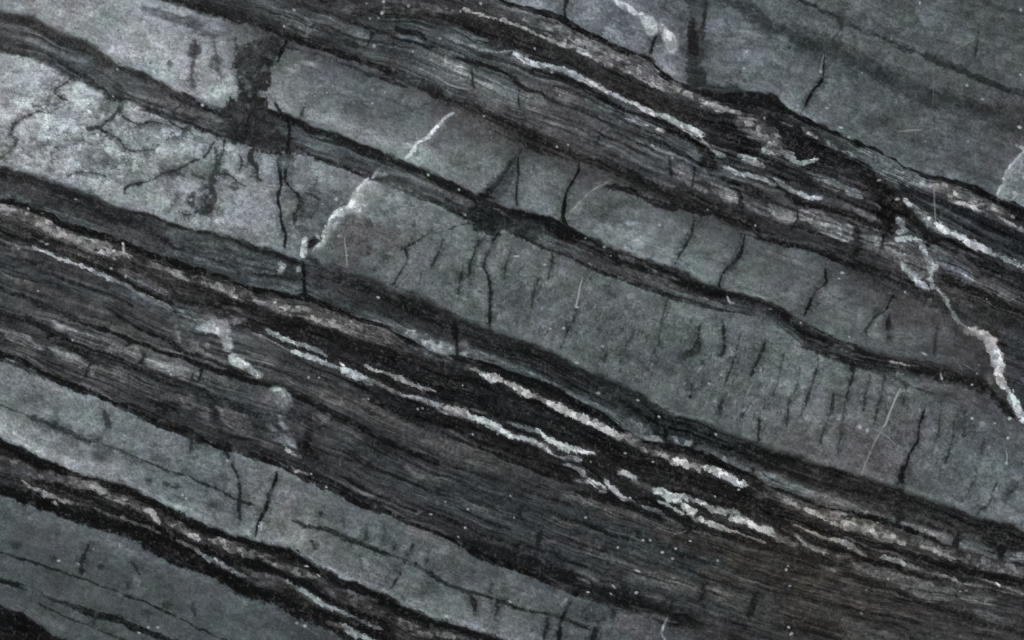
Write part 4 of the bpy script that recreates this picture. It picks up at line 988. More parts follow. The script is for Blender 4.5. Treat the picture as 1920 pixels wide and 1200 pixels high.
V 130c 6-8-10-12-11 2 2.6 .92 .02|752,740 775,746 795,752 815,757 830,762
V 125w 6-7-6 2 2.2 .88 .05|820,765 835,772 850,776 864,782
V 148w 8-14-16-14-12 2 3 .93 .0|833,762 850,766 868,771 882,779 893,785
V 178c 12-16-18-16-12 1.8 3 .95 .0|896,786 910,792 925,797 940,806 955,816
V 175c 8-10-9-6 2 2.4 .94 .0|950,812 962,818 972,820 982,824
V 140c 6-8-10-10-8 2 2.6 .92 .02|980,822 1000,829 1015,835 1025,842 1035,848
V 128c 5-6-9-9-6 2 2.6 .92 .02|1030,847 1045,854 1060,858 1075,860 1084,862
V 112c 5-8-8-8 2.2 2.6 .88 .05|955,792 975,800 990,806 1003,810
V 152c 9-12-12 1.8 2.4 .93 0|1008,809 1018,816 1022,820
V 158c 8-16-18-16-14-10-4 2 3 .94 .0|1022,820 1038,826 1052,833 1065,839 1080,844 1095,848 1112,852
V 138c 5-8-8-11-8 2 2.6 .92 .02|1062,872 1076,875 1085,880 1092,886 1096,890
V 135w 4-8-7 2.2 2.8 .88 .1|690,688 700,692 706,695
V 125w 4-8-9-10-7 2.2 2.8 .9 .05|715,697 735,703 750,708 757,712
V 130w 6-10-9-6-4 2.2 2.8 .9 .05|745,711 765,716 780,723 795,728 812,732
V 112c 2-5-2 1.8 2 .85 .05|782,723 788,730 792,733
V 92w 3-6-4 2 2 .8 .1|888,768 900,771 912,774
V 128c 5-10-11-8-6 2 2.6 .92 .02|1080,902 1092,903 1100,905
V 160c 9-14-16-11 2 2.8 .93 .0|1105,902 1115,907 1126,914 1132,919
V 165c 7-10-12-12-8 1.8 2.6 .94 .0|1136,902 1145,912 1155,924 1165,932 1173,938
V 112c 4-7-6-5 2 2.4 .88 .05|1175,936 1190,944 1196,948
V 130c 4-7-6 2 2.4 .9 .02|1200,948 1212,953 1221,956
V 108c 4-6-6 2 2.4 .86 .05|1225,957 1235,961 1243,965
V 142c 6-9-9-6 2 2.6 .92 .02|1163,883 1172,888 1183,895 1188,900
V 82p 6-12-14-10 4 4 .8 .1|1190,905 1205,912 1220,917 1232,920
V 148c 8-16-18-12 2.4 3 .92 .02|1232,922 1245,924 1255,930 1258,935
V 175c 12-18-14 1.8 2.6 .94 0|1255,932 1265,937 1272,938
V 155c 10-13-12 2 2.6 .93 0|1272,930 1280,933 1285,937
V 112c 4-8-8 2 2.6 .86 .1|1292,934 1298,939
V 155c 8-11-9 1.8 2.4 .93 0|1307,939 1315,943 1320,945
V 128c 9-14-10 2.2 2.6 .9 .0|1325,950 1334,954 1342,959
V 140c 13-15 2 2.4 .92 0|1347,957 1356,960
V 118c 8-11-8 2.2 2.6 .88 .05|1366,959 1374,961 1382,963
V 142c 4-7-7-4 1.8 2.4 .92 .0|1238,942 1252,948 1266,956 1278,962
V 158c 8-17-18-12 2 2.6 .94 0|1281,948 1288,955 1295,960 1302,960
V 110c 8-12-10 2.6 2.8 .88 0|1296,968 1306,973 1315,975
V 150c 8-14-13-12-10-7 1.8 2.6 .94 .0|1314,972 1326,978 1340,984 1352,989 1364,993 1370,995
V 112w 3-5-5-4-4 2 2 .88 .1|1372,996 1388,1000 1400,1005 1418,1010 1432,1016
V 170c 8-14-16-14-12 2 2.8 .94 0|1373,974 1388,975 1405,980 1420,988 1436,994
V 150c 14-16-12 2.4 3 .92 0|1432,990 1442,996 1450,1002
V 92p 8-14-14-8 3 3.5 .85 .1|1450,1005 1462,1010 1480,1018 1494,1024
V 118p 3-7-8 2.2 2.6 .9 .05|1470,993 1485,1000 1495,1008
V 120c 6-12-13-12-8 2.2 3 .9 .02|1494,1006 1508,1017 1522,1024 1538,1032 1547,1037
V 120w 5-6-4-5-6-5 1.8 2 .92 .02|1492,986 1502,990 1518,998 1535,1004 1546,1009
V 142c 6-9-12-12 1.8 2.6 .92 .02|1556,1012 1570,1015 1585,1019 1595,1025
V 98p 10-12-10 3 3 .85 .05|1596,1025 1608,1032 1620,1038
V 88w 3-4-5-4 2 2.4 .8 .25|1590,1010 1640,1028 1665,1035 1700,1048
V 128c 6-9-10-12-8 2 2.6 .9 .02|1650,1045 1665,1048 1680,1051 1692,1055 1700,1060
V 98p 10-12-10-8 3 3 .85 .05|1700,1060 1718,1068 1735,1076 1748,1080
V 110w 7-9-9-6-4 2 2.6 .9 .05|1752,1077 1765,1081 1780,1085 1795,1089 1805,1094
V 112w 6-7-6 2 2.6 .9 .05|1816,1095 1826,1098 1840,1101
V 105w 4-4-5 2 2.4 .85 .2|1835,1085 1860,1093 1885,1101 1920,1113 1950,1122
V 165c 6-6 1.6 1 .95 0|1869,1095 1872,1097
V 78w 4-6-5 3 3 .75 .1|1490,1042 1510,1048 1530,1058
V 118c 5-7-5 1.8 2 .92 0|1537,1059 1550,1064 1563,1068
V 128c 5-6 1.6 1.4 .92 0|1560,1067 1564,1069
t 87p 8-14 5 5 0.85 .1|1530,1025 1560,1038 1600,1050
S 24n 6-14-16-12-14-12-14 4 4 .85 .05|1100,895 1140,928 1190,955 1240,975 1290,990 1340,1000 1400,1018
S 30k 12-18-16 5 4 .8 .1|1380,1010 1440,1030 1500,1048 1560,1060
D 30k 10-20-16 5 4 .85 0|1545,1045 1570,1050 1590,1058
S 26k 10-16-14 5 4 .7 .1|1450,985 1520,1015 1580,1035
S 26n 8-10-12-10-6 3 3 .85 0|1590,1045 1640,1058 1690,1068 1740,1082 1780,1095
# lens lower right
P G 74p 2.2 2.4 .9 0|1595,1054 1625,1057 1665,1063 1690,1070 1715,1082 1745,1096 1790,1104 1815,1115 1850,1128 1835,1132 1790,1128 1750,1122 1715,1115 1700,1105 1670,1092 1640,1086 1605,1074
G 97n 20-34-26-10 3 3 0.9 0|1715,1102 1740,1110 1765,1115 1790,1120
t 102n 4-6 2 2 .7 .1|1690,1101 1705,1099
t 97p 10-16-12 5 4 0.75 .1|1800,1120 1830,1124 1870,1126
t 79p 14-24-20 8 5 0.85 .1|1830,1150 1870,1158 1910,1165
S 34k 8-10-8-8-10 4 4 .8 .05|1570,1075 1640,1095 1700,1115 1760,1138 1840,1165 1920,1190
S 30k 6-9-8 4 4 .7 .1|1440,1068 1500,1075 1540,1082 1590,1100
S 28k 6-12-10 4 4 .7 .1|1440,1110 1500,1120 1560,1140 1620,1160
t 71k 8-20-14 6 5 0.75 .1|1480,1085 1510,1090 1545,1098
t 77k 6-12-8 5 4 0.75 .1|1590,1128 1620,1135 1650,1142
t 67n 20-40-40-26 12 6 0.75 .05|1440,1130 1500,1140 1560,1155 1620,1180
t 65n 20-30-26 10 6 0.65 .1|1560,1190 1660,1190 1760,1200
S 34g 6-10-8 5 4 .6 .15|1480,1160 1540,1170 1600,1190
# ---- laminated lower beds F8
S 26n 6-8-7-7-8-7 2.8 2.4 .88 0|0,512 62,538 112,550 150,562 195,580 225,596
S 24n 6-8-8-8-10-7 2.8 2.4 .9 0|220,594 237,605 275,622 312,637 335,655 362,668
S 26c 5-6-6 3 3 .8 .1|0,470 60,490 130,515
t 83p 6-10-8 4 4 0.8 .1|0,470 50,480 120,505 190,535
t 89n 5-8-7-6 4 4 0.75 .1|150,545 200,560 250,575 300,600
t 103p 6-10-8-6 4 4 0.8 .1|0,510 30,520 60,530
t 79k 10-18-16-12 5 4 0.8 .1|30,528 100,550 160,570 210,592
S 30c 8-12-10-8 4 4 .8 .1|0,540 50,560 110,585 150,600
S 30n 5-8-6 3 3 .8 .1|60,500 130,530 190,545 250,575
t 77n 5-8-8 4 4 0.75 .1|0,565 60,590 100,602
S 24n 10-14-12-14 4 4 .85 .05|0,590 50,600 90,620 150,640
S 20n 6-9-9-8-9-10-9-10-9 2.4 2.2 .95 0|130,600 200,620 250,640 300,658 350,674 400,692 440,702 475,716 530,730
S 20n 9-12-10-10-9-8-8-6-6 2.6 2.4 .94 0|525,727 580,753 620,773 655,788 692,813 730,833 767,848 805,863 855,880
S 26n 4-6-5 2.6 2.4 .85 0|330,655 380,668 430,690 480,705
t 109n 10-16-12 4 4 0.85 .1|100,606 115,615 125,612
t 101p 8-26-24-18 5 4 0.9 .0|125,615 150,630 172,640
t 91p 10-26-26-20 5 4 0.9 .0|175,640 205,650 232,656
K 24n 5-5 2 1.6 .9 0|244,640 238,650 230,662
G 105p 20-26-20 3 3 0.92 0|238,655 252,662 262,672
K 22n 5-6 2 1.6 .92 0|270,665 266,675 262,684
G 101n 12-24-28-26-16 3.5 3 0.92 0|270,672 295,680 325,692 345,700 360,706
t 121n 3-5 2 2 0.85 .1|295,691 318,695
K 26n 5-5 2 1.6 .9 0|364,700 360,710
G 109n 10-13 3 2.4 0.92 0|372,700 368,712
K 24n 6-5 2 1.8 .9 0|380,690 376,705 372,715
t 89n 8-14-14 5 5 0.85 .15|385,705 420,718 450,728
D 28n 14-24-26-24-16 6 4 .85 .05|80,625 130,650 180,665 230,685 270,700
D 30n 12-20-24-16 6 4 .8 .05|270,695 310,710 350,725 400,745
t 101n 6-18-22-12 4 4 0.9 .0|90,650 115,662 135,672 150,680
t 113n 3-5 2 2 0.9 .1|148,690 165,682
G 77n 10-24-28-26-20 5 4 0.92 .0|180,692 220,702 260,718 300,735 325,745
t 109n 7 2.4 2 0.92 0|170,693 175,700
K 30n 5-6 3 2 .85 0|88,645 90,660
K 30n 6-5 3 2 .85 .05|172,672 165,690 160,705
t 105n 10-24-24-12 5 4 0.9 .0|0,615 20,628 50,642 80,655
S 26n 5-7-6 3 3 .85 .05|0,632 30,645 60,655 90,668
t 89k 5-9-7 3 4 0.85 .1|0,645 35,652 70,665
G 91p 14-30-26 4 4 0.92 .0|335,745 350,755 358,760
G 85p 10-26-24 4 4 0.9 .0|375,755 385,770 392,780
D 28n 8-20-16 5 5 .85 .05|280,755 310,765 340,770
D 30n 14-24-20 5 4 .85 .0|392,745 405,765 402,785
G 85p 10-30-34-20 4 4 0.92 .0|412,770 430,785 450,795 472,810
V 108c 5-6 2 2 .8 .0|408,764 414,768
S 28c 8-12-10-8 4 4 .8 .05|390,740 430,758 460,770 490,785
# long pale lamina above S3
t 90k 4-5-6-5-5 2 2.4 .8 .15|0,650 60,672 110,708 170,725 215,750
t 72k 4-6-5-6 2.4 2.4 .75 .2|220,752 290,778 350,805 420,835
# S3
S 17n 10-11-9-12-12-11-10-11-12-10-9 2.2 2 .96 0|-30,650 0,663 50,682 100,708 150,728 200,748 250,771 300,796 350,816 400,833 450,851
S 17n 10-12-11-10-12-13-10-9-10-12 2.4 2.4 .95 0|450,852 480,858 530,875 580,900 630,921 680,948 730,963 780,986 830,1006 867,1023
S 18n 12-14-12-10-10-10-9-9 3 3 .93 0|860,1020 905,1043 955,1063 1010,1082 1050,1102 1110,1122 1185,1150 1260,1168
S 20n 12-14-14-12 4 4 .9 0|1230,1160 1310,1184 1360,1198 1420,1215
S 22n 5-6-5-7-6 2 2 .9 .05|215,752 250,760 300,782 350,805 395,828
S 24n 6-6-7 2.4 2.4 .88 .05|240,770 290,792 340,812 390,836
S 20n 8-14-18-14 4 3 .9 0|0,672 60,695 110,712 160,738
S 26n 6-8-9-9 3 3 .85 .05|480,845 520,862 560,880 600,900
t 94p 5-6 2 3 .8 .15|545,870 556,882 580,892
t 75n 4-6-8-6 2.4 3 0.9 .1|590,880 620,897 670,920 720,945 760,965
t 78n 3-5-6-4 2 2.4 .8 .05|760,975 800,985 835,1000 845,1003
S 22n 5-6-8-6-5 2.4 2.6 .88 .05|640,895 690,920 740,940 790,965
S 22n 6-8-8 3 3 .85 .1|600,890 660,925 720,950
t 62p 8-12-10 4 4 .6 .15|680,905 740,935 780,950
t 83p 3-5-3 2 2 0.85 .1|770,970 785,962 792,958
# region around (520,760): pale smear
W 118c 6-26-34-20 5 5 .8 .1|500,742 520,738 530,750 532,765
V 150c 3-5-3 2 3 .85 .1|495,755 510,740 525,730 535,745 538,760
t 81n 8-30-26-12 7 5 0.85 .1|470,735 495,745 515,765
W 134c 3-8-14-6 3 4 .8 .15|520,780 530,795 545,825 555,840
V 155c 3-6-8-4 2.4 3.5 .9 .05|535,835 548,848 560,856
t 93b 16-30-20 8 5 0.75 .1|500,800 530,820 555,830
V 112c 5-5 1.6 1.4 .85 0|521,780 530,781
t 52b 16-30-34 10 5 .6 .1|480,770 540,775 590,790
D 28n 10-14-12-10 5 3 .85 .0|582,785 580,810 578,830 572,850
K 22n 4-6-5 2.4 2 .9 0|625,785 612,795 600,802
t 89k 8-20-14 4 4 0.85 .0|585,780 600,785 615,785
D 28n 14-24-20 6 5 .8 0|560,830 575,850 600,860
t 83p 14-20-16-10 6 4 0.75 .1|615,792 650,815 680,825
# right part of laminated
S 22k 5-6-6-5-6-7-6 3 2.6 .85 0|560,690 600,705 640,742 690,748 720,760 760,785 800,800
S 24n 5-7-7-7-8-9-9 3 2.6 .88 0|690,748 740,778 790,800 840,820 880,832 920,848 960,870
t 81k 12-24-24-20 7 5 0.75 .1|570,720 630,745 680,765 730,785
t 77k 16-34-36-30 9 5 0.7000000000000001 .1|680,770 740,800 800,830 850,850
t 71k 10-30-34-24 8 5 0.7000000000000001 .1|820,825 870,850 920,870 940,875
D 26n 20-34-40-34 7 5 .75 0|660,720 720,745 790,775 860,800
D 26k 26-40-44-44-40 8 5 .75 0|830,780 900,815 960,845 1030,870 1090,900
S 24n 4-6-5 3 3 .7 .15|700,815 760,840 830,865 900,890
S 24n 6-8-8-6 4 4 .7 .1|500,790 580,835 650,860 720,885
S 26n 5-8-6 3 3 .7 .15|600,830 690,870 760,900 840,930
t 60b 14-20-18 8 5 .5 .15|720,860 800,885 860,905
t 75n 8-16-14 5 5 0.75 .15|750,870 800,890 850,905
t 101n 4-8-6 3 4 0.85 .15|760,875 780,888 800,895
K 26n 4-5 2.6 2.4 .7 .1|706,830 704,845 710,860
G 79k 4-10-8 3 3 0.9 .1|1055,925 1075,935 1090,935
G 85n 10-16-14 3 3 0.9 .0|1090,940 1105,942 1122,945
G 77k 8-18-20-18-10 4 4 0.9 .0|1122,950 1145,958 1175,965 1205,975
S 24n 6-12-14-10 4 3 .85 0|1080,925 1110,930 1150,940 1200,960
t 73n 10-20-18 6 4 0.8 .1|1190,975 1230,990 1260,1000
t 75n 6-12-14 4 4 0.85 .1|1245,972 1262,980 1275,990
t 73n 8-18-18-16-12 5 4 0.85 .05|1300,995 1340,1010 1380,1025 1420,1030
S 28n 6-10-8 4 4 .7 .1|1160,990 1220,1015 1280,1040 1340,1060
t 73n 5-9-8 4 4 0.75 .15|1200,1030 1230,1045 1260,1055
t 67k 6-12-8 5 5 0.75 .15|1030,970 1060,980 1090,990
S 24n 5-8-8-6 3 3 .75 .1|1020,955 1080,975 1140,1000 1190,1015
t 65n 20-36-44-40 10 6 0.75 .1|1060,1010 1130,1040 1200,1075 1280,1095
t 73n 14-30-30-20 7 5 0.8 .05|1190,1070 1230,1085 1270,1095 1310,1105
K 24n 14-14-12 5 3 .85 0|1320,1095 1318,1110 1315,1130
t 75n 12-26-30-20 7 5 0.8 .0|1320,1105 1350,1115 1380,1130 1405,1145
t 81n 5-9 4 3 0.75 .1|1325,1100 1345,1108
t 71k 14-24-22 7 5 0.75 .1|1310,1070 1360,1085 1420,1105
K 28n 10-14-10 4 4 .8 .1|1412,1120 1410,1140 1400,1160
t 92n 8-12 4 4 .7 .1|980,1010 995,1018 1008,1018
t 97n 6-10 4 4 0.85 .1|1018,1015 1045,1015
K 26n 10-10-8 4 3 .8 .05|1015,995 1012,1010 1010,1020
K 28n 6-8 4 3 .75 .1|985,945 978,960 972,975
t 83n 4-8-6 4 3 0.85 .1|855,925 870,940 875,945
t 52b 20-40-40 12 6 .5 .1|860,900 920,925 980,950
S 24n 5-6-6-6 3 3 .75 .1|960,1020 1020,1030 1060,1050 1100,1065
S 26k 6-8-8-8 3 3 .75 .15|800,960 870,985 940,1015 1000,1040
S 22n 14-24-30-30-24 7 5 .8 0|850,1010 900,1025 960,1045 1020,1065 1090,1085
S 22n 14-30-36-30-26 9 6 .75 .05|1020,1070 1090,1095 1170,1125 1250,1150 1330,1175
t 73k 6-10-8 3 4 0.9 .1|1084,1072 1105,1080 1122,1092
t 85k 4-7-4 2.4 3 0.9 .1|1082,1085 1100,1092 1110,1098
t 65p 8-16-12 5 5 0.75 .1|1030,1100 1055,1105 1072,1112
t 73p 5-8-5 3 3 0.75 .2|1180,1135 1220,1150 1260,1162
t 87p 4-6-5 2.4 3 0.85 .2|1215,1152 1250,1162 1270,1165
t 73k 8-14 5 5 0.75 .1|1210,1115 1240,1125
# ---- bed G7
S 32c 5-8-9-10-8-6 4 3 .85 0|0,760 50,780 90,795 125,808 160,825 180,828
S 34c 4-4-4-5-5 2.6 2.2 .85 0|180,828 225,843 275,866 320,885 350,893
K 30c 4-5-4-4 2.4 2 .85 0|355,895 385,908 420,922 445,936 480,947
t 60c 12-24-18 8 5 .7 .1|60,785 100,800 130,810
t 78c 14-26-20 10 6 .6 .1|30,740 70,745 100,750
K 44c 12-10-8-12 4 4 .85 .0|195,772 203,790 205,805 190,818 180,828
K 42c 8-10-8 3 3 .8 .05|208,808 206,825 200,832
o 66c .7 .8 .4|192,845,14,22,0 185,860,12,14,0
t 104k 8-16-12 5 5 .7 .1|85,725 105,735 120,742
o 112c .6 .8 .4|15,710,20,26,20 50,715,18,12,0 165,770,20,12,20 175,800,20,8,10 225,815,8,6,0 240,785,26,6,15 210,820,20,8,0 310,820,12,6,20
o 104c .5 .9 .4|250,830,50,20,20 120,750,24,8,20 320,840,40,20,20 380,870,40,16,20
t 128g 30-40-34 12 5 .6 0|-10,790 30,805 70,820
t 136c 12-20-16-12 5 5 .8 .1|0,808 45,838 75,850 100,862
t 124g 12-24-26-24 8 5 .6 .0|90,840 140,860 200,885 260,900
t 128c 5-12-10-12-10-10 4 5 .8 .1|115,872 150,885 190,895 240,908 290,932 340,952
o 138c .6 .7 .4|52,833,10,7,20 78,846,10,7,0 125,868,8,6,0
o 128c .6 .7 .5|385,980,16,7,20 435,1000,16,8,20 465,1002,8,10,0 350,955,20,7,20
K 42c 9-9-8 3.5 2.6 .85 0|360,820 359,835 355,850
o 42c .75 .7 .4|310,909,7,6,0 400,945,12,9,-30 330,915,8,4,0 278,903,6,7,0
K 36c 4-5-6-6-6 2.4 2.2 .88 0|434,868 444,885 448,905 452,925 450,950 452,985
o 58c .5 .8 .5|345,880,20,12,0 300,860,20,10,20 420,900,12,14,0 250,860,20,10,20
K 18n 9-8-9-10-8-6-6 2.2 2 .95 0|518,885 516,900 508,925 498,955 488,975 482,995 478,1010
K 26n 12-10 3 3 .85 0|428,828 426,845 432,860
t 98p 14-24 8 5 .6 .1|450,870 490,880 500,890
o 110b .6 .8 .4|540,915,16,10,20 560,925,16,8,0 525,935,14,20,0
o 112c .6 .8 .4|500,905,8,20,20 490,930,8,14,0
o 92y .6 .7 .3|525,985,18,16,10 530,1000,16,10,0
t 128c 8-13-12 4 4 .8 .1|500,1018 520,1020 538,1024
V 138c 6-9 2.4 2.4 .85 0|491,983 490,990
V 125c 5-9 2.4 2.4 .8 0|487,1003 485,1010
t 124c 8-14-12-12-8 5 5 .75 .1|548,1032 575,1045 595,1060 640,1078 680,1090
S 30g 6-9-8-10-9-9 3.4 2.8 .88 0|545,972 570,985 592,990 640,1003 695,1028 750,1046
S 30g 9-8-8-7-8 3.2 2.8 .88 0|745,1044 805,1073 855,1102 917,1121 965,1138
S 26c 6-6-6-6-8 2.8 2.4 .9 0|960,1137 1000,1145 1035,1152 1072,1166 1115,1183
K 32n 12-8 4 4 .8 .1|600,960 602,972
K 34n 4-3 2.6 2 .7 .1|582,1010 590,1030
K 24n 5-7-6 2.4 2 .9 0|774,1020 768,1032 762,1042
K 34n 8-6 3.4 2.4 .8 .1|742,1018 738,1030
K 40n 6-8-6 4 3 .7 .1|806,1025 804,1038 798,1055
o 106c .6 .8 .4|670,990,16,14,60 708,988,10,14,10 702,1012,10,8,0 730,1015,10,14,30 760,1022,8,12,20 785,1035,12,12,0 820,1035,20,14,20
K 46c 6-8-6 4 3 .7 .1|690,985 688,1000 684,1012
K 46c 6-8-6 4 3 .7 .1|722,985 722,1000 718,1015
K 50c 6-7 4 3 .6 .1|645,965 648,985
K 30n 5-5-6-5-4 2.6 2.2 .88 .0|752,1062 750,1078 742,1090 735,1100 728,1110
o 60g .6 .7 .4|745,1065,16,14,-30 728,1085,6,12,0
o 92k .5 .8 .4|700,1070,24,16,0 755,1110,20,10,0
t 122c 5-9-8-10-8 4 4 .8 .1|680,1092 720,1105 750,1120 790,1142 830,1158
t 126c 6-10-9-8 4 4 .8 .1|830,1155 870,1168 900,1180 940,1192
o 128c .6 .7 .4|760,1133,8,6,0 865,1170,10,6,0 890,1177,16,5,15
K 30n 10-8-7 3.4 2.6 .85 .05|886,1120 890,1135 888,1155
K 32n 12-10-8 4 3 .8 .05|930,1125 932,1140 928,1155
o 62g .6 .8 .4|790,1110,24,8,-20
K 36c 6-7-6 3.4 2.4 .8 .0|925,1092 922,1102 920,1112
t 98p 8-14-10 5 4 .6 .1|750,990 790,1005 820,1015
t 96b 10-20-24 8 5 .5 .1|640,960 700,980 760,1010
G 96b 16-34-36-20 6 5 .6 .0|965,1100 990,1112 1010,1120 1035,1125
t 118c 8-10 4 3 .7 .0|1060,1120 1055,1135
K 22c 8-6-6-8-8 2.6 2.2 .92 0|1070,1125 1065,1138 1060,1150 1052,1165 1050,1180 1045,1200
K 30c 10-9-8 3.6 3 .85 .0|1028,1155 1026,1175 1022,1195
o 92c .6 .8 .4|1040,1165,9,10,0 1072,1140,8,10,0 1100,1140,20,20,0
t 79c 26-44-50-40 12 6 0.85 .1|1080,1130 1120,1150 1170,1170 1230,1190
o 50c .7 .8 .4|1102,1155,12,10,20 1125,1165,10,6,0
K 26c 14-10-12 4 3 .85 .0|1115,1180 1112,1195 1110,1210
K 34c 8-10 4 3 .8 .1|1152,1140 1148,1158
t 92n 20-40-40 8 5 .6 .0|1160,1160 1190,1170 1220,1185
t 102c 18-16-12 6 4 .6 .0|985,1180 1000,1190 980,1200
K 30c 3-4 2 2 .7 .1|586,1158 586,1178
t 67n 14-30-34-24 10 6 0.75 .1|1260,1180 1320,1195 1370,1205
V 132w 4-4-5-4-4 1.3 1.2 .93 0|1250,1160 1247,1170 1243,1180 1243,1190 1248,1200
# ---- D8 zone
S 17n 14-20-18-20-20-18 2.6 3 .95 0|-20,820 0,832 30,845 60,860 100,880 150,895
S 17n 11.9-13.6-13.6-15.3-17-18.7-15.3-13.6-13.6 2.6 3.4 .95 0|140,893 200,905 245,922 290,945 330,968 370,985 410,1000 450,1013 490,1022
S 18n 14-16-18-14-18-16-20-18-16 2.6 3.4 .95 0|480,1022 530,1035 565,1050 600,1072 640,1092 690,1112 730,1132 780,1155 840,1178
S 20n 14-16-18-16 3 3.4 .94 0|760,1150 830,1175 880,1188 930,1205
B 78k 10-18-16-14 4 6 .85 .2|0,858 25,868 50,882 75,892
B 82k 12-22-26-26-24-24 5 6 .85 .25|70,888 120,902 170,915 215,935 260,955 295,970
V 118w 6-14-14-10 3 5 .8 .25|165,912 190,922 205,930 225,945
V 132w 8-14-12-8 2.4 3.5 .9 .05|272,955 285,962 292,972 298,978
B 88k 12-18-18-18 4 6 .85 .2|310,978 335,985 350,1000 375,1015
V 118w 10-18-16 3 4 .88 .05|348,998 362,1005 370,1010
B 98w 12-18-20-20 4 6 .85 .2|395,1015 420,1022 450,1035 485,1045
B 84k 12-18-14-14 4 6 .82 .3|480,1040 520,1058 560,1072 590,1085
V 112w 5-8-6 2.6 3.5 .8 .2|500,1050 520,1058 530,1062
B 66k 12-20-22-18 5 6 .8 .3|590,1085 630,1110 670,1128 720,1150
B 80y 12-18-20-16 4 6 .82 .3|730,1155 770,1172 800,1185 850,1195
V 82c 4-6-6-4 2.4 3 .8 .1|655,1108 670,1115 690,1120 705,1124
t 62b 12-18-16 5 5 .7 .1|0,875 40,885 75,895
S 18n 12-18-20-22-20-16-16 3 4 .93 .0|60,900 120,918 180,935 240,960 300,995 350,1015 400,1040
S 18n 12-16-20-18-20-18 3 4 .93 0|390,1035 440,1055 480,1060 530,1078 580,1105 620,1130
S 18n 12-18-22-20 3 4 .92 0|560,1090 620,1130 680,1160 740,1185
S 16n 14-24-30-34-34-30-30 4 4 .95 0|0,915 50,930 110,950 170,965 230,980 290,1005 340,1030
S 16n 19.2-22.4-24-22.4-20.8-19.2 4 4 .95 0|320,1022 370,1048 420,1078 470,1105 520,1120 570,1145
S 18n 18-24-26-20 4 4 .93 0|560,1135 610,1160 660,1180 720,1200
t 62p 5-8-6 3 4 .75 .1|0,898 20,903 45,915
V 118w 4-6-5-5 2 2.4 .9 .05|45,903 60,912 80,920 98,928
V 112w 5-9-9-7-4 2.2 3 .9 .05|80,926 100,932 118,937 132,940
V 92w 4-5 2 3 .8 .1|102,940 106,946
V 80w 3-6-6-5 2.2 3.5 .85 .2|148,945 175,953 200,962 230,972
V 82w 4-7-6-6 2.2 3.5 .82 .25|225,968 250,978 275,988 300,998
V 92w 3-5-4-4 2 3 .82 .15|335,1015 350,1022 368,1030
V 105c 3-6-9-5 2 2.6 .9 .02|372,1034 385,1045 400,1052 412,1056
V 138c 6-10-8 1.8 2.6 .93 0|405,1052 414,1060 420,1064
V 112c 6-9-8-5 2.2 3 .9 .05|420,1064 435,1070 445,1076 458,1080
V 78p 6-10-8-7 3 4 .82 .1|475,1078 500,1080 520,1085 545,1095
V 112c 4-8-9-10 2 2.6 .9 .02|540,1092 555,1102 565,1108 575,1113
V 142c 6-10-10-9 1.8 2.6 .93 0|564,1108 580,1116 592,1123 600,1127
V 120c 6-9-9-7 2 2.6 .91 .02|602,1129 615,1136 632,1144 648,1152
V 108c 5-6-7-6 2 2.6 .9 .03|648,1152 662,1157 680,1165 695,1172 712,1178
V 128c 5-8-14-10 2 2.8 .92 .0|645,1173 658,1180 668,1188 672,1190
V 112c 5-8-8 2.2 3 .9 .05|672,1188 685,1194 705,1202
t 78p 5-8-6 3 4 .7 .15|610,1168 640,1175 660,1182
t 64p 8-12-10 4 4 .7 .1|480,1095 510,1098 530,1108
# ---- G8
S 30c 3-4-5-5-5-5-4-5-4 2.4 2 .88 0|-30,1025 0,1036 50,1050 100,1066 150,1083 200,1103 250,1121 300,1143 350,1166 405,1193
S 22c 7-9-9-10-11-14-12-10 3 2.2 .93 0|-30,1078 0,1087 50,1104 100,1123 150,1143 200,1158 250,1175 310,1198
S 32c 2-3-3-4-4 2.2 2 .8 .05|75,1132 105,1148 150,1168 180,1182 225,1196
t 56c 4-6 3 3 .6 .1|0,1068 30,1074
K 34c 8-8-7-8 3.4 3 .85 .0|170,1018 164,1030 155,1045 152,1060 154,1078
o 36c .7 .7 .4|102,1046,6,6,0 188,1063,7,5,0 245,1098,10,6,0 275,1149,9,6,0 30,1025,9,6,0 312,1135,9,8,0
K 38c 6-8-6 4 3 .75 .1|250,1055 258,1065 262,1075
K 42c 6-7-6 4 3 .7 .1|362,1130 363,1145 366,1155
t 100c 5-10-10-8 5 4 .7 .1|20,965 60,972 100,980
t 98c 6-12-12-12-10 6 4 .7 .05|110,985 160,1000 210,1015 260,1040 310,1060
t 98c 6-10-10-10 5 4 .7 .05|310,1058 370,1082 420,1105 470,1135
o 98c .6 .8 .4|215,1015,18,10,10 75,970,14,6,0 200,1005,14,6,0 255,1095,8,8,0
t 90c 8-12-10 5 4 .6 .05|40,1100 80,1115 120,1125
t 94c 8-14-12-8 5 4 .65 .05|10,1130 60,1150 110,1175 150,1195
K 34c 6-6 3 2.4 .8 .1|178,1158 172,1175
o 66g .6 .8 .4|195,1175,24,10,15
t 62g 20-40-40 12 5 .5 .1|480,1150 540,1175 600,1200
t 80c 8-14-10 5 4 .6 .1|480,1130 510,1145 540,1165
t 98w 3-4-3 1.6 2 .7 .2|555,1170 575,1175 600,1190
# ---- D9
D 16n 20-40-40 5 4 .9 0|-20,1160 30,1170 70,1190
t 34p 6-8 4 5 .7 .3|0,1185 40,1188 70,1190
"""
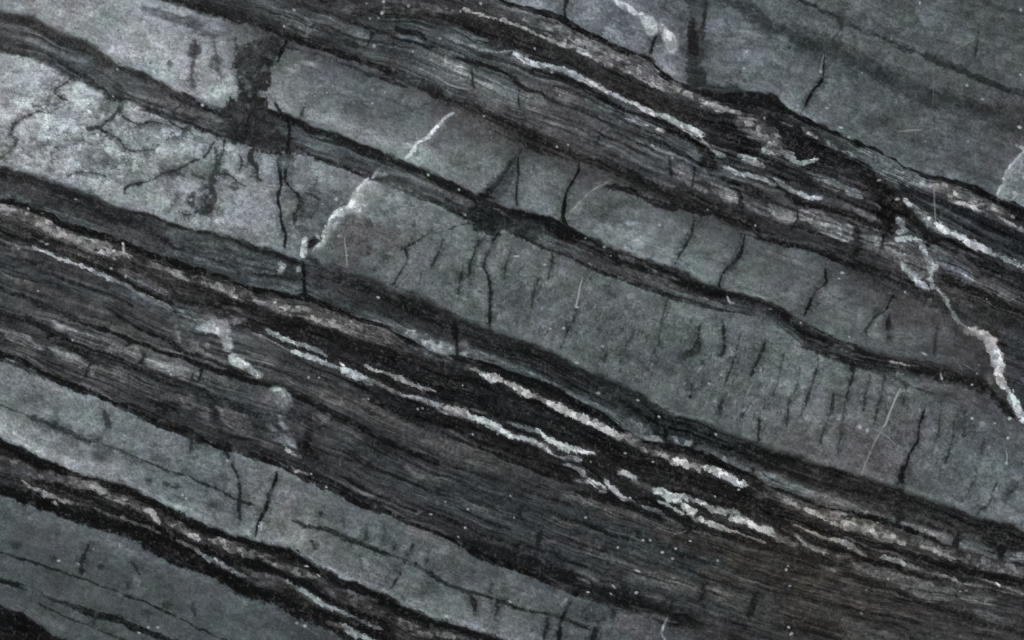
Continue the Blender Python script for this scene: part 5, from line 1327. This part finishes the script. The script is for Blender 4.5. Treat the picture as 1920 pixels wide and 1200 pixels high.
# bright grains and scratches: too small to pick apart singly, except the scratches
SCRATCH = """
x 150c 2.2 .8 .3 .8 .1|646,445 647,460 649,480 651,500
x 130c 2 .8 .3 .7 .15|776,502 765,518 752,532 745,542
x 170w 1.5-2.5-3 .8 .3 .9 .0|1092,520 1087,540 1083,560 1078,577
x 120c 2-2 .8 .3 .6 .1|1110,510 1098,530 1090,545
x 165w 3 .9 .3 .9 0|1689,728 1678,750 1670,770 1662,792 1655,802
x 140w 2 .9 .3 .8 .1|1655,802 1645,820 1635,840 1626,862 1620,878 1614,892
x 130c 1.8 .8 .3 .75 .1|1637,802 1655,814 1668,824 1682,838
x 150w 1.2-2.4-1.2 .8 .3 .8 0|1682,246 1700,245 1716,244 1728,243
x 120c 1.6 .8 .3 .6 .1|1773,226 1774,250 1773,280
x 110c 1.6 .8 .3 .6 .2|1750,120 1750,150 1749,200
x 140w 2 .8 .3 .7 .05|1752,345 1752,370 1753,400 1755,425
x 105w 1.6 .8 .3 .6 .1|1777,350 1778,380
x 135c 1.8 .8 .3 .7 .1|1545,102 1540,125 1537,138
x 140c 2.4 .8 .3 .8 0|1480,170 1485,178 1490,186
x 125c 2 .8 .3 .7 .1|1788,95 1810,82 1825,75
x 130w 2 .8 .3 .75 0|402,925 410,932 418,937
x 120k 1.6 .8 .3 .7 0|1262,1002 1275,999 1287,994
x 110c 1.6 .8 .3 .6 .1|1785,668 1795,680 1805,695
x 120w 1.6 .8 .3 .6 .1|1806,683 1815,688 1822,693
x 140c 2.6 .8 .3 .7 .2|1414,715 1406,728 1398,742
x 120c 2 .8 .3 .6 .1|1722,612 1720,620
x 150c 2.2 .8 .3 .8 0|1888,848 1889,858 1887,870
x 150c 2.4 .8 .3 .8 0|1850,560 1850,562
x 120c 1.4 .8 .3 .5 .1|1584,350 1584,362
x 115c 2 .8 .3 .6 .1|637,862 637,875
"""
SPECKS = "1551,202,5,3 1614,136,2.5,2 1724,6,3,4 1915,18,4,6 1914,139,3.5,4 1911,239,5,4 1842,189,4,3 1815,266,3,3 1737,265,3,2 1692,323,3,3.5 1813,163,3,4 1538,136,3,4 1576,238,5,4 1592,256,4,3 220,130,4,3 261,131,3,2.5 42,246,4,5 277,221,3,4 254,249,3,3 137,276,3,3 217,9,4,3 292,6,4,3 338,20,3,2 348,70,2.5,2.5 379,197,4,4 214,180,2,2 305,206,2,2 550,19,4.5,3.5 533,51,3,3 702,85,4,4 775,98,3,3 718,23,4,4 694,36,3,3 712,33,2.5,2.5 626,158,2.5,2.5 615,172,2.5,2.5 699,170,3.5,3 722,175,3,2.5 697,196,3.5,3 767,11,3,3 687,5,3,2.5 720,2,3,3 824,72,3,2 864,22,3,3 902,6,3,3 907,216,2.5,2.5 1036,134,3,3 1002,90,2.5,2.5 1050,178,2,2.5 1045,272,3.5,3 1065,271,3,3 1225,272,3,2.5 1262,298,3.5,3 1314,200,2.5,2.5 1330,197,2.5,2.5 1395,127,3,3.5 1434,222,2.5,2.5 1401,95,3,4 970,480,8,3.2 709,557,4.5,3 802,328,3.5,2.8 861,354,3,2.8 871,401,3,2.6 604,383,2,2 631,374,4,5 637,443,2.5,2.5 650,478,2.5,2.5 511,403,2.5,2.5 1237,421,3,3 1095,445,2.5,2 1020,497,4,3 1132,463,2.5,2.5 1145,480,2,2 1079,577,3.5,3 1022,530,2.5,2 1326,393,2,2 1417,424,2.5,3 141,373,4,2.4 358,374,3.5,2.5 358,224,0.1,0.1 36,466,4,4.5 88,457,4,2.2 208,502,3,3 238,519,2.5,4 55,393,2,2 28,392,2,2 53,392,2,2 70,547,2,2 137,640,3,2.5 247,794,2.5,2 658,603,4,2.5 670,610,3,2 753,705,3,2.5 577,706,3,3 596,709,2.5,2 691,750,3,2.5 792,766,2,2 783,769,2,2 885,812,3,2.5 933,813,2.5,2 868,723,2.5,2 832,663,0.1,0.1 1056,613,3.5,3.5 1032,617,3,3 1132,648,3.5,3 1353,704,3,3 1330,722,3.5,2.5 1120,737,6,4 1197,751,3,2.5 1236,780,3,2.5 1083,680,6,3 1174,848,3,2.5 1223,868,3,2.5 1356,857,3,3 1342,813,3,2.5 1107,868,2,2 1611,800,6,6 1628,807,5,6 1820,784,4,3.5 1866,793,3,2.5 1892,785,4,4 1890,823,4,5 1572,784,4,3 1741,857,2.5,2 1887,870,4,4 1703,595,0.1,0.1 1579,510,5,3 1573,522,3,2.5 1699,547,3,3 1586,359,3,3 1649,338,5,3 1681,372,6,3 1502,606,3,3 1591,633,2,2 1733,665,7,3 1836,685,2.5,2 1823,722,3,2.5 1832,702,2,2 1813,1107,3,2 1801,1108,2,2 1593,1049,0.1,0.1 1479,1175,3.5,3.5 1485,1188,5,4 1475,1068,3,3 1478,1061,2.5,2 1481,1098,3,2.5 1626,1107,2.5,2.5 1615,1150,3,2 1667,1085,2.5,3 1158,1027,3,3 1241,1036,3.5,3 1260,1047,3,2.5 1205,1013,3,3 1218,1013,3,3 1292,1014,3,3 1344,1053,3,3 1266,1028,3,2.5 1192,1110,4,3.5 1152,1100,5,3 1196,1070,7,3 1102,1111,4,3 1145,1113,3,2.5 1100,972,3,2.5 963,971,2,3 1383,918,3,2.5 1340,931,3,3 1182,936,3,3 876,955,2.5,2.5 875,991,3,3 861,1008,3,3 834,943,2.5,2 807,965,3,2 956,930,2,2 955,1129,4,3 596,1079,5,3.5 574,1060,5,3 574,1173,4,3 556,1170,4,2.5 614,916,4,3 486,16,0.1,0.1 147,1057,5,2.2 111,1051,4,3.5 262,1186,4,2.5 297,1177,4,3 278,1176,4,3 177,1028,2,2 104,942,4,4 342,929,3,2.5 349,935,2.5,2.5 427,864,4,2.5 555,884,5,3.5 558,883,5,3 503,791,0.1,0.1 523,781,4,2 582,890,3,2.5 512,730,0.1,0.1"
FLECKS = [
 ("930,460 1200,560 1480,650 1480,790 1420,820 1250,760 1050,650 930,600", 301, -.35, 1, 13, 4.2, .5, "42n", .65),
 ("930,460 1200,560 1480,650 1720,720 1900,810 1920,960 1480,790 1250,760 1050,650 930,600", 302, -.35, 1, 14, 5, .6, "128c", .38),
 ("1480,660 1700,720 1900,800 1920,980 1700,910 1480,840", 311, -.35, 1, 20, 4.5, .6, "46n", .4),
 ("600,500 800,440 930,460 930,600 760,540", 321, -.3, 1, 12, 5, .65, "48n", .6),
 ("960,1080 1200,1165 1200,1200 960,1200", 331, -.2, 1, 14, 5, .75, "36c", .6),
 ("600,960 950,1075 950,1120 700,1030", 341, -.2, 1, 18, 6, .6, "48c", .55),
 ("100,960 480,1140 480,1200 100,1080", 351, -.3, 1, 9, 6, .85, "44c", .55),
 ("1400,60 1900,260 1900,340 1560,220", 361, -.5, 1, 16, 7, .85, "60c", .5),
 ("20,200 400,290 500,400 500,450 200,370 20,300", 371, 1, .4, 14, 9, .95, "60n", .6),
]
# ---------------------------------------------------------------- paint and carve the stone on a fine grid, coarser beyond the frame
def axis(lo, hi, step, outer):
    core = np.arange(lo, hi + step, step)
    a, d, s = [core[0]], 0, step
    while core[0] - a[-1] < outer: s = min(s * 1.06, 7); a.append(a[-1] - s)
    b, s = [core[-1]], step
    while b[-1] - core[-1] < outer: s = min(s * 1.06, 7); b.append(b[-1] + s)
    return np.concatenate([a[:0:-1], core, b[1:]])
xs = axis(-8, 1928, 1.68, 330); ys = axis(-8, 1208, 1.68, 260)
S = Stone(xs, ys); S.base()
for f in FLECKS: S.flecks(*f)
S.run(MARKS); S.texture(); S.run(SCRATCH)
for sp in SPECKS.split():
    x, y, rx, ry = [float(q) for q in sp.split(',')]
    if rx > 1: S.blob('%dc' % (130 + int(x * 7 + y * 3) % 50), x, y, rx * .72, ry * .66, int(x * 3 + y) % 60 - 20, .88, .6, .5, 'speck')

# ---- which grid cell belongs to which piece: the labels, split into connected pieces, crumbs given to their neighbour
ny, nx = len(ys), len(xs)
lab = S.lab[:-1, :-1].copy()
def components(lab):
    h, w = lab.shape
    parent = []
    def find(a):
        while parent[a] != a: parent[a] = parent[parent[a]]; a = parent[a]
        return a
    comp = np.zeros((h, w), np.int32); prev = []
    for j in range(h):
        row = lab[j]; cut = np.flatnonzero(np.diff(row)) + 1
        st = np.concatenate([[0], cut]); en = np.concatenate([cut, [w]])
        cur = []; pi = 0
        for a, b in zip(st.tolist(), en.tolist()):
            r = len(parent); parent.append(r); v = int(row[a])
            while pi < len(prev) and prev[pi][1] <= a: pi += 1
            q = pi
            while q < len(prev) and prev[q][0] < b:
                if prev[q][3] == v:
                    ra, rb = find(r), find(prev[q][2])
                    if ra != rb: parent[max(ra, rb)] = min(ra, rb)
                q += 1
            cur.append((a, b, r, v)); comp[j, a:b] = r
        prev = cur
    root = np.array([find(i) for i in range(len(parent))])
    return root[comp]
MINCELLS = 70
for it in range(8):
    comp = components(lab)
    ids, inv, cnt = np.unique(comp, return_inverse=True, return_counts=True); inv = inv.reshape(comp.shape)
    small = cnt[inv] < MINCELLS
    if not small.any(): break
    src = [(0, -1), (-1, 0), (0, 1), (1, 0)][it % 4]
    for k in range(14):
        moved = np.roll(lab, (-src[0], -src[1]), (0, 1)); ms = np.roll(small, (-src[0], -src[1]), (0, 1))
        take = small & ~ms
        lab[take] = moved[take]; small = small & ~take
        if not small.any(): break
comp = components(lab)
ids, inv, cnt = np.unique(comp, return_inverse=True, return_counts=True); inv = inv.reshape(comp.shape)
# any crumb still left joins the largest piece of its label
first = {}
order = np.argsort(-cnt)
flat_lab = lab.ravel(); firstcell = np.zeros(len(ids), np.int64); firstcell[inv.ravel()[::-1]] = np.arange(inv.size)[::-1]
plab = flat_lab[firstcell]; target = np.arange(len(ids))
for i in order:
    if cnt[i] >= MINCELLS: first.setdefault(int(plab[i]), int(i))
for i in order:
    if cnt[i] < MINCELLS: target[i] = first.get(int(plab[i]), int(order[0]))
inv = target[inv]

# ---------------------------------------------------------------- materials: the pigment painted above, with mineral grain on top
GAIN = (1.0, 1.02, 0.985)
def stone_material(name, rough, spec, grain):
    m = bpy.data.materials.new(name); m.use_nodes = True
    n, l = m.node_tree.nodes, m.node_tree.links; b = n["Principled BSDF"]
    at = n.new("ShaderNodeAttribute"); at.attribute_name = "pigment"
    tc = n.new("ShaderNodeTexCoord")
    nz = n.new("ShaderNodeTexNoise"); nz.inputs["Scale"].default_value = 900; nz.inputs["Detail"].default_value = 3; l.new(tc.outputs["Object"], nz.inputs["Vector"])
    mr = n.new("ShaderNodeMapRange"); mr.inputs[1].default_value = 0.25; mr.inputs[2].default_value = 0.75; mr.inputs[3].default_value = 1 - grain; mr.inputs[4].default_value = 1 + grain
    l.new(nz.outputs[0], mr.inputs[0])
    mx = n.new("ShaderNodeVectorMath"); mx.operation = 'SCALE'; l.new(at.outputs["Color"], mx.inputs[0]); l.new(mr.outputs[0], mx.inputs["Scale"])
    l.new(mx.outputs[0], b.inputs["Base Color"])
    nr = n.new("ShaderNodeTexNoise"); nr.inputs["Scale"].default_value = 60; nr.inputs["Detail"].default_value = 4; l.new(tc.outputs["Object"], nr.inputs["Vector"])
    rr = n.new("ShaderNodeMapRange"); rr.inputs[3].default_value = rough - 0.07; rr.inputs[4].default_value = rough + 0.07; l.new(nr.outputs[0], rr.inputs[0]); l.new(rr.outputs[0], b.inputs["Roughness"])
    b.inputs["Specular IOR Level"].default_value = spec
    bp = n.new("ShaderNodeBump"); bp.inputs["Strength"].default_value = 0.10; bp.inputs["Distance"].default_value = 0.0003
    l.new(nz.outputs[0], bp.inputs["Height"]); l.new(bp.outputs[0], b.inputs["Normal"])
    return m
MAT = {k: stone_material(k, r, s, g) for k, r, s, g in (
    ("grey_stone", .6, .05, .12), ("dark_stone", .6, .03, .16), ("laminated_stone", .6, .05, .12), ("white_calcite", .45, .2, .05),
    ("brown_crystals", .6, .08, .12), ("open_crack", .85, .02, .1))}
KIND = {"stone_band": "grey_stone", "dark_band": "dark_stone", "dark_seam": "dark_stone", "dark_patch": "dark_stone", "laminated_band": "laminated_stone", "white_vein": "white_calcite",
        "white_patch": "white_calcite", "crystal_band": "brown_crystals", "crack": "open_crack", "scratch": "white_calcite", "tint": "grey_stone"}

# ---------------------------------------------------------------- the slab: one thing, every bed, seam, vein and crack a solid part of it
slab = bpy.data.objects.new("stone_slab", None); scene.collection.objects.link(slab)
slab.location = (0, 0, -0.02)
slab["label"] = "polished dark grey stone slab with slanting black seams, white veins and fine cracks"
slab["category"] = "stone slab"; slab["kind"] = "thing"

P = np.empty((ny, nx, 3), np.float32)
P[..., 0] = (S.X - CX) * UNIT; P[..., 1] = (CY - S.Y) * UNIT; P[..., 2] = 0.02 + S.h * 0.00022
P = P.reshape(-1, 3)
pig = np.ones((ny * nx, 4), np.float32); pig[:, :3] = np.clip(S.col.reshape(-1, 3) * np.array(GAIN, np.float32), 0.0015, 0.9)
DEPTH = 0.008
def add_piece(name, cells_mask_ids, mat):
    j, i = np.unravel_index(cells_mask_ids, (ny - 1, nx - 1))
    q = np.stack([j * nx + i, (j + 1) * nx + i, (j + 1) * nx + i + 1, j * nx + i + 1], 1)      # counter-clockwise seen from above
    used, loc = np.unique(q, return_inverse=True); loc = loc.reshape(q.shape)
    e = np.concatenate([loc[:, [0, 1]], loc[:, [1, 2]], loc[:, [2, 3]], loc[:, [3, 0]]])
    n = len(used); key = e[:, 0].astype(np.int64) * n + e[:, 1]; rev = e[:, 1].astype(np.int64) * n + e[:, 0]
    rim = e[~np.isin(key, rev)]
    rv, rl = np.unique(rim, return_inverse=True); rl = rl.reshape(rim.shape)
    top = P[used]; r_top = top[rv]; r_bot = r_top.copy(); r_bot[:, 2] -= DEPTH
    co = np.concatenate([top, r_top, r_bot]); m = len(rv)
    side = np.stack([n + rl[:, 1], n + rl[:, 0], n + m + rl[:, 0], n + m + rl[:, 1]], 1)
    faces = np.concatenate([loc, side]).astype(np.int32)
    me = bpy.data.meshes.new(name)
    me.vertices.add(len(co)); me.vertices.foreach_set("co", co.ravel())
    me.loops.add(faces.size); me.loops.foreach_set("vertex_index", faces.ravel())
    me.polygons.add(len(faces)); me.polygons.foreach_set("loop_start", np.arange(0, faces.size, 4, dtype=np.int32))
    sm = np.zeros(len(faces), bool); sm[:len(loc)] = True
    me.update(calc_edges=True); me.polygons.foreach_set("use_smooth", sm)
    c = me.attributes.new("pigment", 'FLOAT_COLOR', 'POINT')
    pc = pig[used]; c.data.foreach_set("color", np.concatenate([pc, pc[rv], pc[rv]]).ravel())
    me.materials.append(MAT[mat]); me.update()
    o = bpy.data.objects.new(name, me); scene.collection.objects.link(o); o.parent = slab
    return o
fi = inv.ravel(); srt = np.argsort(fi, kind='stable'); fs = fi[srt]
cuts = np.flatnonzero(np.diff(fs)) + 1
groups = sorted(np.split(srt, cuts), key=lambda g: -len(g))
count = {}
RENAME = {"white_patch": "calcite_patch"}
for g in groups:
    cls = S.names[int(plab[int(fi[g[0]])])]
    count[cls] = count.get(cls, 0) + 1
    o = add_piece(RENAME.get(cls, cls), g, KIND.get(cls, "grey_stone"))
print("pieces", count)

# the uncut rest of the slab below the inlaid pieces, its sides a little proud of them
x0, x1, y0, y1 = P[:, 0].min(), P[:, 0].max(), P[:, 1].min(), P[:, 1].max(); e = 0.002
co = [(x0 - e, y0 - e, 0.0), (x1 + e, y0 - e, 0.0), (x1 + e, y1 + e, 0.0), (x0 - e, y1 + e, 0.0)]
top = [(x, y, 0.0195) for x, y, z in co]; inn_t = [(x0 + (0.0005 if x < 0 else 0) if x < 0 else x1, y0 if y < 0 else y1, 0.0195) for x, y, z in co]
inn_t = [(x0, y0, 0.0195), (x1, y0, 0.0195), (x1, y1, 0.0195), (x0, y1, 0.0195)]; inn_b = [(x, y, 0.0115) for x, y, z in inn_t]
vs = co + top + inn_t + inn_b; fc = [(3, 2, 1, 0)]
for k in range(4):
    k2 = (k + 1) % 4
    fc += [(k, k2, 4 + k2, 4 + k), (4 + k, 4 + k2, 8 + k2, 8 + k), (8 + k, 8 + k2, 12 + k2, 12 + k)]
fc.append((12, 13, 14, 15))
me = bpy.data.meshes.new("slab_body"); me.from_pydata(vs, [], fc); me.update()
c = me.attributes.new("pigment", 'FLOAT_COLOR', 'POINT'); c.data.foreach_set("color", np.tile([.06, .065, .066, 1], len(vs)).astype(np.float32))
me.materials.append(MAT["grey_stone"])
o = bpy.data.objects.new("slab_body", me); scene.collection.objects.link(o); o.parent = slab
